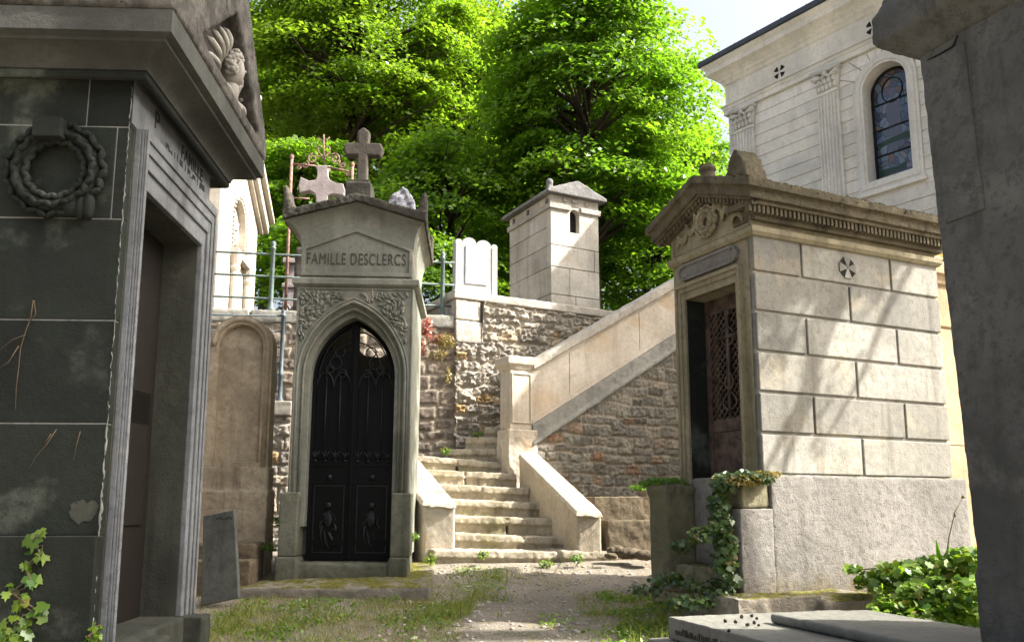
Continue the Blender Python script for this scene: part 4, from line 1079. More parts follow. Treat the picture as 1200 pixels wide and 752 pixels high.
b = MB(); ya_, yb_ = yA + .05, yB - .05; zA, zB = zl0, z1 - .12; sp = .062
s = ya_ - (zB - zA)
while s < yb_ + (zB - zA):
    for d in (1, -1):
        p0 = (s, zA) if d > 0 else (s, zB); pts = []
        t0 = max(0, ya_ - s); t1 = min(zB - zA, yb_ - s)
        if t1 - t0 > .01: b.tube([(xd + .012 + .004 * d, s + t0, (zA + t0 * 1.0) if d > 0 else zB - t0), (xd + .012 + .004 * d, s + t1, (zA + t1) if d > 0 else zB - t1)], .0065, 5)
    s += sp
b.build('lattice', M['rustdoor'], dr_)
b = MB(); zcr = F.fs(853, 395, xd)[1]
b.box(xd - .03, xd - .005, ymid - .014, ymid + .014, zA + .05, zB - .03); b.box(xd - .032, xd - .004, ymid - .13, ymid + .13, zcr - .014, zcr + .014)
for yy, z_ in ((ymid, zB - .03), (ymid - .13, zcr), (ymid + .13, zcr)): b.ell((xd - .02, yy, z_), (.015, .03, .03))
b.tube([(xd - .02, ymid + .07 * math.cos(t), zcr + .07 * math.sin(t)) for t in [2 * math.pi * i / 20 for i in range(20)]], .008, 5, closed=True)
for sgn in (-1, 1):
    b.tube([(xd - .02, ymid + sgn * .1 * math.sin(t * 2.2) * (1 - t / 4), zA + .05 + .11 * t) for t in [i * .25 for i in range(13)]], .008, 5)
b.build('door_cross', M['rustdoor'], dr_, smooth=True)
b = MB(); b.box(.0, .172, yi2 - .006, yi2 - .0, zpl - .3, zdi - .001); b.box(.0, .172, yi1, yi1 + .006, zpl - .3, zdi - .001); b.build('door_reveal', M['soot'], RT)  # dark lining: grime plus the shade of the recess put into its colour
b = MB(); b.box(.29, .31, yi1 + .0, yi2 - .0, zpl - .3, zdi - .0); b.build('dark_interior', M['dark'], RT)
# plinth with piers flanking the step
pf = .27
b = MB(); b.box(.0, W + .07, -.07, D + .02, -.35, zpl); b.build('plinth', M['rtp'], RT, voxel=.016, wear=.007, wsize=.05)
pzr = F.fs(868, 606, -pf)[1]
b = MB(); b.box(-pf - .02, .004, -.07, yo1 + .1, -.35, .70); b.build('pier', M['rtp'], RT, voxel=.014, wear=.010, wsize=.05)
b = MB(); b.box(-pf + .02, -.003, -.05, yo1 + .08, .705, .87); b.cornice(-pf + .02, -.02, -.05, yo1 + .07, [(0, .87), (.02, .89), (.02, .93), (0, .935)]); b.build('planter', M['pier'], RT, voxel=.016, wear=.018)
y0p = yo2 - .12; pl_o = .27
b = MB(); b.box(-pl_o, .003, y0p, D + .05, -.35, .80); b.cornice(-pl_o + .01, -.02, y0p + .01, D + .04, [(0, .80), (.02, .82), (.02, .88), (0, .89)]); b.build('pier', M['pier'], RT, voxel=.018, wear=.02)
b = MB(); b.box(-.22, -.0, yo1 + .12, y0p - .02, -.35, .30); b.box(-.42, -.22, yo1 + .05, y0p - .03, -.35, .12); b.split('door_step', M['pier'], RT, voxel=.018, wear=.025)
# string course, frieze, dentils, cornice
b = MB(); b.cornice(.0, W, .0, D, [(0, zst - .03), (.018, zst - .025), (.035, zst), (.035, zst2 - .0), (.012, zst2 + .01), (0, zst2 + .012)]); b.build('string_course', M['rtf'], RT, bevel=.003)
zdt0 = Zs(243, 882); zdt1 = Zs(235, 881); od, ztop = F.diag(880, 207.5)
oo = .16; zrf = F.fx(881, 207, -oo)[1]; zco = F.fx(881, 228, -oo)[1]
db = .085; zdt0 = F.fx(882, 247, -db)[1]; zdt1 = F.fx(882, 238, -db)[1]
b = MB(); b.box(.004, W - .004, .004, D - .004, zst2 + .012, zco + .05); b.build('frieze', M['rtf'], RT, bevel=.005)
zga = F.fs(816, 202, -oo)[1]; slope = (zga - zrf) / (D / 2 + oo)
zu = lambda y: zco + slope * (D / 2 + oo - abs(y - D / 2))
print('RT cornice', zst2, zdt0, zdt1, zco, zrf, zga, slope)
b = MB(); n_ = int((W + .1) / .042)
for i in range(n_ + 1):
    x = -.1 + i * .042; b.box(x, x + .024, -db, -db + .045, zdt0, zdt1 + .004)
rk = lambda y, d: zu(y) - d
for i in range(int((D + .2) / .042) + 1):
    y = -.1 + i * .042; z = rk(y + .012, .03); b.box(-db, -db + .045, y, y + .024, z - .036, z + .006)
b.build('dentil_band', M['rtc'], RT, bevel=.002)
b = MB()
b.box(-.012, W + .042, -.042, .2, zdt0 - .035, zdt0 - .0); b.box(-.014, W + .05, -.05, .2, zdt0, zdt1); b.box(-.08, W + .10, -.10, .2, zdt1, zdt1 + .05)
b.prism([(-.1, rk(-.1, .032)), (D / 2, rk(D / 2, .032)), (D + .1, rk(D + .1, .032)), (D + .1, zu(D + .1) + .01), (D / 2, zu(D / 2) + .01), (-.1, zu(-.1) + .01)], YZ, -.101, 0)
b.prism([(0, rk(0, .075)), (D / 2, rk(D / 2, .075)), (D, rk(D, .075)), (D, rk(D, .03)), (D / 2, rk(D / 2, .03)), (0, rk(0, .03))], YZ, -.06, 0)
b.build('bed_moulding', M['rtc'], RT, bevel=.004)
b = MB()   # pediment wall
b.prism([(0, zst2 + .012), (D, zst2 + .012), (D, rk(D, .03)), (D / 2, rk(D / 2, .03)), (0, rk(0, .03))], YZ, -.001, .1)
b.plate([(.0, zst2 + .014), (D, zst2 + .014), (D, rk(D, .07)), (D / 2, rk(D / 2, .07)), (0, rk(0, .07))], [[(.03, zst2 + .02), (D - .03, zst2 + .02), (D - .03, rk(D - .03, .085)), (D / 2, rk(D / 2, .085)), (.03, rk(.03, .085))]], YZ, -.012, 0)
b.build('pediment', M['rtf'], RT, bevel=.004)
rake = lambda y: rk(y, .06)
b = MB()
hR = zrf - zco; o1 = oo - .035
b.prism([(-o1, zco), (D / 2, zu(D / 2) - .01), (D + o1, zco), (D + o1, zco + hR * .56), (D / 2, zga - .03), (-o1, zco + hR * .56)], YZ, -o1, W + o1)
b.prism([(-oo, zco + hR * .5), (D / 2, zga - hR * .5), (D + oo, zco + hR * .5), (D + oo, zrf), (D / 2, zga), (-oo, zrf)], YZ, -oo, W + oo)
b.build('roof', M['rtc'], RT, voxel=.010, wear=.014, wsize=.03)
b = MB(); rnd = random.Random(77)
for i in range(420):
    x = rnd.uniform(-oo, W + oo); q = rnd.random() ** 2; y = -oo + .02 + q * .3; s_ = rnd.uniform(.006, .017)
    b.ell((x, y, zrf + slope * (y + oo) - .003), (s_ * 1.6, s_ * 1.2, s_ * .7), seg=6, ring=4)
for i in range(24):
    x = rnd.uniform(-oo, W + oo); s_ = rnd.uniform(.004, .009); b.ell((x, -oo - .002, rnd.uniform(zco + .03, zrf)), (s_ * 1.5, s_ * .5, s_), seg=6, ring=4)
M['mossm'] = plain('dry_roof_moss', (.085, .075, .022), .95, var=.5, bump=.8)
mo = b.build('moss', M['mossm'], RT, smooth=True); mo['kind'] = 'stuff'
b = MB()
def ear(x, y, w, h, t=.06):
    b.prism([(y - w, 0), (y + w, 0), (y + w, h * .35), (y + w * .8, h * .55), (y + w * .5, h * .8), (y + w * .1, h), (y - w * .15, h * .97), (y - w * .55, h * .75), (y - w * .85, h * .5), (y - w, h * .3)], lambda u, v, a: (a, u, v + zrf - .03), x - t, x + t)
ear(.0, .05, .12, .33, .10); ear(0, D - .03, .09, .2)
b.split('acroterion', M['rtc'], RT, voxel=.014, wear=.03, wsize=.05)
b = MB(); b.lathe((0, D / 2, zga - .02), [(.09, 0), (.07, .03), (.05, .06), (.075, .09), (.05, .13), (.015, .15)], 10); b.build('finial', M['rtc'], RT, voxel=.012, wear=.015)
# wreath and fluttering ribbons
b = MB(); zw = (zst2 + rake(D / 2)) / 2 + .02; yw = D / 2
fnr = lambda u, v, a: (-a, yw - u, v + zw)
wreath(b, (-.02, yw, zw - .01), .085, .05, lambda u, v, a: (-a, -u, v), 18)
for s in (-1, 1):
    pts = [(s * (.11 + .30 * t), .045 - .15 * t + .05 * math.sin(t * 17) * (1 - .5 * t), .03 + .018 * math.cos(t * 17)) for t in [i / 26 for i in range(27)]]
    for k_ in (-.018, 0, .018): b.tube([fnr(u, v + k_, a) for u, v, a in pts], [.013] * 20 + [.013 - .0017 * i for i in range(7)], 6)
b.build('wreath_relief', M['rtf'], RT, smooth=True)
# scroll-ended cartouche over the door
zc0_, zc1_ = zdo + .03, zst - .045; ya_, yb_ = yo1 + .03, yo2 - .03
b = MB(); rr = (zc1_ - zc0_) / 2; zc2 = (zc0_ + zc1_) / 2
sh = [(ya_ + rr + rr * math.cos(R(a)), zc2 + rr * math.sin(R(a))) for a in range(90, 271, 15)] + [(yb_ - rr + rr * math.cos(R(a)), zc2 + rr * math.sin(R(a))) for a in range(-90, 91, 15)]
sh2 = [(ya_ + rr + (rr - .02) * math.cos(R(a)), zc2 + (rr - .02) * math.sin(R(a))) for a in range(90, 271, 15)] + [(yb_ - rr + (rr - .02) * math.cos(R(a)), zc2 + (rr - .02) * math.sin(R(a))) for a in range(-90, 91, 15)]
b.plate(sh, [sh2], YZ, -.035, .004); b.prism(sh2, YZ, -.022, .003)
for y in (ya_ + rr, yb_ - rr):
    for z in (zc0_ + .015, zc1_ - .015): b.ell((-.03, y, z), (.016, .02, .02))
for i in range(24):
    yy = ya_ + rr + .02 + (yb_ - ya_ - 2 * rr - .04) * i / 24; b.box(-.0245, -.021, yy, yy + .006, zc2 - .035, zc2 + .03)
b.build('cartouche', M['rtp'], RT, bevel=.003)
RTF, RTD, RTW, RTY1, RTY2 = F, D, W, yo1, yo2
# ================================================================== large white chapel at upper right
o = at(873, 596, 15.0); o.z = .5
F = Fr(o, -53.7)
WB = thing('mausoleum', 'large white pilastered stone mausoleum with an arched stained-glass window', 'mausoleum', F)
def fz(px, py, y=0.0): return F.fx(px, py, y)
L = 6.95; DW = 3.6
zar = fz(957, 88)[1]           # underside of the architrave
zar = (fz(885, 124.7)[1] + fz(1029.5, 51.5)[1]) / 2
zfr0 = zar + .2
zcor = fz(851, 118)[1]; zv1 = fz(914.8, 88)[1]; zv2 = fz(1023.5, 28)[1]
print('WB', zar, zfr0, zcor, zv1, zv2)
zfr0 = (zv1 + zv2) / 2 - .19; zfr1 = zfr0 + .40
p1a, p1b = fz(863, 145)[0], fz(884, 140)[0]; p2a, p2b = fz(961, 120)[0], fz(984, 110)[0]
wa, wb_ = fz(1013.5, 140)[0], fz(1067, 150)[0]
zwb = fz(1023.5, 213)[1]; zwt = fz(1043, 71)[1]; wc = (wa + wb_) / 2; wr = (wb_ - wa) / 2
print('win', wa, wb_, zwb, zwt, 'pil', p1a, p1b, p2a, p2b)
fo = .17
b = MB()
ch = .205; n_ = int((zar + 1.0) / ch)
def carve(z0, z1):
    """x interval blocked by the window surround at this course"""
    zt = zwt + fo
    if z1 < zwb - fo or z0 > zt: return None
    zc_ = (z0 + z1) / 2; spring = zwt - wr
    if zc_ <= spring: h = wr + fo
    else: h = math.sqrt(max(0, (wr + fo) ** 2 - (zc_ - spring) ** 2))
    return (wc - h, wc + h) if h > .01 else None
i = 0; z = zar
while z > zar - 5.2:
    z0, z1 = z - ch, z
    segs = [(0, L)]; cv = carve(z0, z1)
    if cv: segs = [(0, cv[0]), (cv[1], L)]
    for a, c_ in segs: b.box(a, c_, 0, .15, z0 + .008, z1 - .008)
    z -= ch
b.box(0, wa - fo * .8, .016, .14, -1.2, zar); b.box(wb_ + fo * .8, L, .016, .14, -1.2, zar)
b.box(wa - fo * .8, wb_ + fo * .8, .016, .14, -1.2, zwb - fo * .5); b.box(wa - fo * .8, wb_ + fo * .8, .016, .14, zwt + .04, zar)
b.box(0, L, 0, .15, -1.2, zar - 5.2)
b.box(.0, .16, .15, DW, -1.2, zar); b.box(L - .16, L, .15, DW, -1.2, zar); b.box(.16, L - .16, DW - .15, DW, -1.2, zar)
b.build('wall', M['white'], WB, bevel=.005)
b = MB()
def wshape(i, zb): 
    r = wr + i; return [(wc - r, zb)] + [(wc + r, zb)] + [(wc + r * math.cos(R(a)), zwt - wr + r * math.sin(R(a))) for a in range(0, 181, 10)]
b.plate(wshape(fo, zwb - fo), [wshape(0, zwb)], XZ, -.03, .30); b.plate(wshape(fo - .05, zwb - fo + .05), [wshape(.045, zwb - .04)], XZ, -.045, -.03)
b.box(wc - wr - fo - .03, wc + wr + fo + .03, -.06, .0, zwb - fo - .06, zwb - fo)
wf = b.build('window', M['white'], WB, bevel=.006)
k = N('stained_glass')
vor = k.n('ShaderNodeTexVoronoi'); vor.inputs['Scale'].default_value = 7.5; k.l(k.pos, vor.inputs['Vector'])
vd = k.n('ShaderNodeTexVoronoi'); vd.feature = 'DISTANCE_TO_EDGE'; vd.inputs['Scale'].default_value = 7.5; k.l(k.pos, vd.inputs['Vector'])
sp = k.n('ShaderNodeSeparateColor'); k.l(vor.outputs['Color'], sp.inputs[0])
cc = k.cramp(sp.outputs[0], [(0, (.02, .035, .075)), (.25, (.05, .09, .17)), (.45, (.10, .14, .20)), (.6, (.03, .05, .08)), (.72, (.14, .16, .20)), (.86, (.10, .06, .05)), (1, (.02, .04, .10))])
cc = k.mix(k.ramp(vd.outputs['Distance'], .02, .045), (.008, .008, .01), cc)
M['glass'] = k.fin(cc, .12); k.b.inputs['Specular IOR Level'].default_value = .5
b = MB(); b.prism(wshape(.02, zwb - .01), XZ, .22, .235); gl = b.build('stained_glass', M['glass'], wf)
b = MB()
for q in (.24, .47, .70): z = zwb + (zwt - zwb) * q; b.box(wa, wb_, .205, .222, z, z + .022)
b.tube([(x, .214, z) for x, z in wshape(-.03, zwb + .03)], .022, 6, closed=True)
b.tube([(wc + .17 * math.cos(t), .212, zwb + (zwt - zwb) * .80 + .2 * math.sin(t)) for t in [2 * math.pi * i / 20 for i in range(20)]], .010, 5, closed=True)
b.build('leading', M['iron'], gl)
b = MB()     # robed figure drawn in coloured panes
k = N('glass_figure'); M['fig'] = k.fin((.085, .10, .145), .2)
zf0 = zwb + (zwt - zwb) * .28
b.prism([(wc - .13, zf0), (wc + .14, zf0), (wc + .1, zf0 + .5), (wc + .13, zf0 + .72), (wc + .05, zf0 + .82), (wc - .06, zf0 + .82), (wc - .14, zf0 + .7), (wc - .09, zf0 + .45)], XZ, .217, .2215)
b.ell((wc, .219, zf0 + .92), (.065, .003, .085)); b.build('glass_figure', M['fig'], gl)
k = N('glass_green'); M['gg'] = k.fin((.018, .045, .035), .2)
b = MB(); b.prism([(wa + .05, zwb + .12), (wb_ - .25, zwb + .14), (wb_ - .2, zwb + .26), (wc, zwb + .22), (wa + .06, zwb + .24)], XZ, .217, .2205); b.prism([(wa + .05, zwb + .62), (wb_ - .05, zwb + .62), (wb_ - .05, zwb + .74), (wa + .05, zwb + .68)], XZ, .2165, .2195); b.split('glass_green_pane', M['gg'], gl)
# voussoir grooves radiating over the window
b = MB()
for a in (28, 48, 68, 90, 112, 132, 152):
    ux, uz = math.cos(R(a)), math.sin(R(a)); r0, r1 = wr + fo + .02, wr + fo + .33
    cz_ = zwt - wr
    if cz_ + r1 * uz > zar - .02: r1 = (zar - .03 - cz_) / uz
    if r1 > r0 + .03: b.prism([(wc + ux * r0 - uz * .006, cz_ + uz * r0 + ux * .006), (wc + ux * r1 - uz * .006, cz_ + uz * r1 + ux * .006), (wc + ux * r1 + uz * .006, cz_ + uz * r1 - ux * .006), (wc + ux * r0 + uz * .006, cz_ + uz * r0 - ux * .006)], XZ, -.0012, .004)
M['groove'] = plain('brown_grey_joint_mortar', (.22, .20, .17), .95); b.build('voussoir_joint', M['groove'], WB)  # strips of mortar darker than the wall stone
capn = .40
def pilaster(xa, xb):
    w = xb - xa; zc0 = zar - capn; b = MB(); b.box(xa, xb, -.05, .0, -1.2, zc0)
    nf = 6
    for i in range(nf + 1):
        x = xa + w * i / nf; b.box(x - .010, x + .010, -.072, -.05, -1.2 + .4, zc0 - .05)
    b.box(xa - .012, xb + .012, -.075, .0, zc0 - .04, zc0)
    pil = b.build('pilaster', M['white'], WB, bevel=.004)
    c = MB(); xm = (xa + xb) / 2
    c.prism([(xa, zc0), (xb, zc0), (xb + .05, zar - .07), (xa - .05, zar - .07)], XZ, -.06, .01); c.box(xa - .075, xb + .075, -.14, .01, zar - .065, zar - .004)
    for row, (zz_, n2, hh) in enumerate(((zc0 + .03, 5, .13), (zc0 + .13, 4, .14))):
        for i in range(n2):
            x = xa + w * (i + .5) / n2; c.ell((x, -.075, zz_ + hh * .45), (w / n2 * .52, .022, hh * .55), seg=8); c.ell((x, -.105, zz_ + hh * .92), (w / n2 * .42, .028, .028), seg=8)
    for s in (-1, 1):
        xx = xm + s * (w / 2 + .01); c.ell((xx, -.10, zar - .12), (.06, .04, .055)); c.ell((xx + s * .02, -.12, zar - .13), (.028, .04, .028))
        c.tube([(xm + s * .03, -.08, zar - .2), (xm + s * w * .3, -.1, zar - .12), (xx, -.11, zar - .09)], .02, 6)
    c.ell((xm, -.12, zar - .10), (.05, .03, .045))
    c.build('capital', M['white'], pil, smooth=True)
pilaster(p1a, p1b); pilaster(p2a, p2b); pilaster(p2a + 2 * (wc - (p2a + p2b) / 2), p2b + 2 * (wc - (p2a + p2b) / 2)); 
sp_ = (p2a - p1a)
xz = p2a + 2 * (wc - (p2a + p2b) / 2) + sp_
if xz + .5 < L: pilaster(xz, xz + p2b - p2a)
b = MB()
b.cornice(0, L, 0, DW, [(.0, zar), (.06, zar + .002), (.06, zar + .09), (.075, zar + .095), (.075, zar + .17), (.10, zfr0 - .02), (.10, zfr0), (.03, zfr0 + .004), (.03, zfr1)])
b.build('entablature', M['white'], WB, bevel=.004)
eo, ez = F.diag(828, 99, -1)
zk = zfr1
b = MB(); b.cornice(0, L, 0, DW, [(.03, zk - .003), (.06, zk + .02), (.075, zk + .06), (.12, zk + .10), (.12, zk + .13), (.20, zk + .20), (.28, zk + .235), (.28, zk + .33), (.31, zk + .36), (.34, zk + .40), (.34, zk + .42)]); b.build('cornice', M['white'], WB, bevel=.004)
b = MB(); b.cornice(0, L, 0, DW, [(.365, zk + .421), (.38, zk + .43), (.38, zk + .52), (.34, zk + .53), (-.1, zk + .56)]); 
for i in range(14): b.box(i * .5, i * .5 + .02, -.387, -.36, zk + .425, zk + .532)
b.build('zinc_gutter', M['zinc'], WB, bevel=.004)
print('WB top', zk + .6 + F.o.z, 'want', ez, eo)
for xv, zv in ((fz(914.8, 88)[0], zfr0 + .18), (fz(1023.5, 28)[0], zfr0 + .18)):
    rv = .12; b = MB()
    for q in range(4):
        a0 = R(45 + 90 * q); pts = [(xv + .018 * math.cos(a0), zv + .018 * math.sin(a0))] + [(xv + rv * math.cos(a0 + R(t)), zv + rv * math.sin(a0 + R(t))) for t in (-26, -13, 0, 13, 26)]
        b.prism(pts, XZ, -.034, -.02)
    b.build('cross_vent', M['dark'], WB)

# ================================================================== dark tomb corner at the right edge
o = at(1143, 596, 3.6); o.z = -.45
F = Fr(o, -65.3)
NP = thing('tomb', 'dark grey rendered tomb in shade with a heavy cracked cap, filling the right edge', 'tomb', F, lean=(0, R(-2.0)))
Z = lambda px, py: F.fx(px, py, 0)[1]
zb_ = Z(1150, 671); zs_ = Z(1107, 266); zc_ = Z(1080, 64)
b = MB(); b.box(.0, 2.2, -.012, 1.5, -.6, zb_ - .002); b.box(.008, 2.2, 0, 1.5, zb_ + .002, zs_ - .002); b.box(.008, 2.2, 0, 1.5, zs_ + .002, zc_ + .02)
b.build('wall', M['pillar'], NP, voxel=.022, wear=.012, wsize=.1)
b = MB(); xs = F.fx(1178, 250)[0]; b.box(.06, xs, -.010, .01, zs_ + .01, zc_ - .06); b.build('raised_panel', M['pillar'], NP, bevel=.004)
zt1 = F.fx(1030, 47, -.1)[1]; zt2 = F.fx(1035, 30, -.2)[1]
b = MB(); b.cornice(.008, 2.2, 0, 1.5, [(0, zc_ - .01), (.02, zc_), (.04, zc_ + .03), (.07, zc_ + .055), (.125, zc_ + .09), (.13, zc_ + .10), (.13, zc_ + .24), (.11, zc_ + .26), (.05, zc_ + .45), (-.3, zc_ + .7)]); b.build('cap', M['pillar'], NP, voxel=.02, wear=.016, wsize=.08)
b = MB(); pts = [F.fx(x, y, 0) for x, y in ((1150, 28), (1145, 40), (1141, 43), (1128, 50), (1112, 57))]
b.tube([(x, -.002, z) for x, z in pts], [.006, .007, .006, .005, .003], 5); b.build('crack', M['dark'], NP)

# ================================================================== ochre tomb glimpsed between
o = at(1085, 596, 8.7); o.z = -.05
F = Fr(o, 25.6)
OC = thing('tomb', 'ochre stone tomb with yellow moss on its cornice, squeezed between two grey tombs', 'tomb', F)
Z = lambda px, py: F.fx(px, py, 0)[1]
z0, z1, z2 = Z(1112, 385), Z(1105, 325), Z(1100, 306)
zq = Z(1125, 522)
b = MB(); b.box(0, 1.6, 0, .9, -.4, zq - .003); b.box(.01, 1.59, .01, .9, zq + .003, z0); b.build('wall', M['ochre'], OC, bevel=.008)
b = MB(); b.cornice(.01, 1.59, .01, .9, [(0, z0), (.02, z0 + .02), (.02, z0 + .05), (0, z0 + .06), (0, z1 - .1), (.03, z1 - .08), (.05, z1), (.08, z1 + .02), (.08, z2 - .02)]); b.build('cornice', M['ochre'], OC, bevel=.004)
b = MB(); b.cornice(.01, 1.59, .01, .9, [(.09, z2 - .018), (.09, z2 + .02), (-.2, z2 + .2)]); o_ = b.build('mossy_roof', M['ochre'], OC, voxel=.02, wear=.03, wsize=.05)

# ================================================================== white gabled chapel behind the dark mausoleum
o = at(238, 596, 12.4); o.z = ZTOP - .4
F = Fr(o, 4.5)
o = F.o
WC = thing('chapel_tomb', 'bright white gabled chapel tomb with a carved round-arched panel, behind the black mausoleum', 'tomb', F)
yf = F.fs(286, 596, 0)[0]; yn = 0.0
zev = F.fs(304, 266, .0)[1]; ymid = yf / 2; zap_ = zev + .78
print('chapel', yf, zev)
ar0 = F.fs(276.5, 290)[0]; ar1 = F.fs(291, 290)[0]; zs0 = F.fs(284, 303)[1]; zsp_ = F.fs(284, 268)[1]
ac = (ar0 + ar1) / 2; arw = max(.25, (ar1 - ar0) / 2); ac = ymid
b = MB()
hole_ = [(ac - arw, zs0), (ac + arw, zs0)] + [(ac + arw * math.cos(R(a)), zsp_ + arw * math.sin(R(a))) for a in range(0, 181, 12)]
b.plate([(0, -.6), (yf, -.6), (yf, zev), (ymid, zap_), (0, zev)], [hole_], YZ, -.25, 0)
b.box(-2.4, -.25, 0, .2, -.6, zev); b.box(-2.4, -.25, yf - .2, yf, -.6, zev)
b.build('wall', M['cream'], WC, bevel=.006)
b = MB(); b.box(-.2, -.12, ac - arw - .02, ac + arw + .02, zs0 - .02, zsp_ + arw + .02); rnd = random.Random(9)
for i in range(40):
    a = rnd.uniform(0, math.pi); r = arw * rnd.uniform(.1, .85); b.ell((-.11, ac + r * math.cos(a), zsp_ + r * math.sin(a) - rnd.random() * .35), (.03, .05, .06), seg=6, ring=5)
for i in range(17):
    a = math.pi * i / 16; b.ell((.005, ac + (arw + .05) * math.cos(a), zsp_ + (arw + .05) * math.sin(a)), (.03, .03, .03), seg=6, ring=5)
for s in (-1, 1):
    for i in range(7): b.ell((.005, ac + s * (arw + .05), zs0 + (zsp_ - zs0) * i / 7), (.03, .03, .03), seg=6, ring=5)
b.build('arched_carving', M['cream'], WC, smooth=True)
b = MB(); b.box(-.02, .12, ac - arw - .1, ac + arw + .12, zs0 - .16, zs0 - .04)
for s in (-1, 1):
    b.tube([(.06, ac + s * (arw + .02), z) for z in (-.5, zs0 - .42)], .07, 10); b.lathe((.06, ac + s * (arw + .02), zs0 - .42), [(.075, 0), (.09, .05), (.08, .1), (.12, .26)], 12)
b.build('column', M['cream'], WC, bevel=.004)
b = MB(); oo2 = .20
sl2 = (zap_ - zev) / ymid
prof = [(-oo2, zev - oo2 * sl2), (ymid, zap_), (yf + oo2, zev - oo2 * sl2), (yf + oo2, zev - oo2 * sl2 + .2), (ymid, zap_ + .2), (-oo2, zev - oo2 * sl2 + .2)]
b.prism(prof, YZ, -2.5, .16)
prof2 = [(y * 1.0 if False else y, z + .2) for y, z in prof]; b.prism([(-oo2 - .05, zev - oo2 * sl2 + .203), (ymid, zap_ + .203), (yf + oo2 + .05, zev - oo2 * sl2 + .203), (yf + oo2 + .05, zev - oo2 * sl2 + .29), (ymid, zap_ + .33), (-oo2 - .05, zev - oo2 * sl2 + .29)], YZ, -2.5, .25)
prof3 = [(-oo2 + .08, zev - (oo2 - .08) * sl2 - .08), (ymid, zap_ - .08), (yf + oo2 - .08, zev - (oo2 - .08) * sl2 - .08), (yf + oo2 - .08, zev - (oo2 - .08) * sl2 - .003), (ymid, zap_ - .003), (-oo2 + .08, zev - (oo2 - .08) * sl2 - .003)]
b.prism(prof3, YZ, .0, .08)
b.build('gable_cornice', M['cream'], WC, bevel=.008)

# ================================================================== arched ochre gravestone
o = at(283, 690, 7.9); o.z = .04
F = Fr(o, 3)
GS = thing('gravestone', 'blotched ochre round-topped gravestone with a moulded frame on a mossy base', 'gravestone', F)
Z = lambda py, px=283: F.fx(px, py, 0)[1]
xr_ = F.fx(318.5, 450)[0]; xc = F.fx(283, 420)[0]; r = xr_ - xc; zt = Z(370); zb2 = Z(547)
def ash(i, zb): return [(xc - r + i, zb), (xc + r - i, zb)] + [(xc + (r - i) * math.cos(R(a)), zt - r + (r - i) * math.sin(R(a))) for a in range(0, 181, 10)]
b = MB(); b.plate(ash(0, zb2), [ash(.085, zb2 + .04)], XZ, -.03, .16); b.prism(ash(.05, zb2 + .002), XZ, .03, .15)
b.build('slab', M['stele'], GS, bevel=.01, seg=3)
b = MB(); b.tube([(x, -.032, z) for x, z in ash(.04, zb2)[1:]] , .024, 8); b.tube([(x, .0, z) for x, z in ash(.078, zb2 + .02)[1:]], .02, 8); b.build('moulding', M['stele'], GS, smooth=True)
zb3 = Z(575)
b = MB(); b.box(xc - r - .01, xr_ + .012, -.05, .2, zb3, zb2); b.box(xc - r - .03, xr_ + .02, -.08, .24, -.2, zb3); b.build('base', M['stele'], GS, voxel=.016, wear=.022, wsize=.08)
b = MB(); a1 = F.loc(at(279, 640, 7.6)); b.box(xc - r, xr_ + .02, -.42, -.08, -.25, F.fx(300, 637, -.42)[1]); o_ = F.fx(300, 655, -.6)
b.box(xc - r, xr_ + .06, -.72, -.42, -.25, F.fx(300, 657, -.72)[1]); b.split('grave_step', M['ledge'], GS, voxel=.018, wear=.03, wsize=.08)  # darker ledge stone: the shade beside the Desclercs tomb put into colour
# leaning slab
o = at(262, 696, 6.75); F = Fr(o, -4)
b = MB(); pts = [F.fx(x, y, 0) for x, y in ((236, 700), (280, 691), (272, 597), (236, 604))]
b.prism([(pts[0][0], pts[0][1] - .06), (pts[1][0], pts[1][1] - .06), pts[2], pts[3]], XZ, 0, .055)
LS = thing('fallen_headstone', 'small dark grey-green stone slab propped upright at the mausoleum corner', 'stone slab', F, lean=(R(-3), 0))
b.build('slab', M['darkslab'], LS, bevel=.006)
b = MB(); c0 = F.fx(262, 609, 0)
for dx in (-.045, .03): b.tube([(c0[0] + dx + .028 * math.cos(t), -.001, c0[1] + .022 * math.sin(t)) for t in [R(10 + 28 * i) for i in range(7)]], .004, 5)
b.build('carved_mark', M['letterb'], LS)

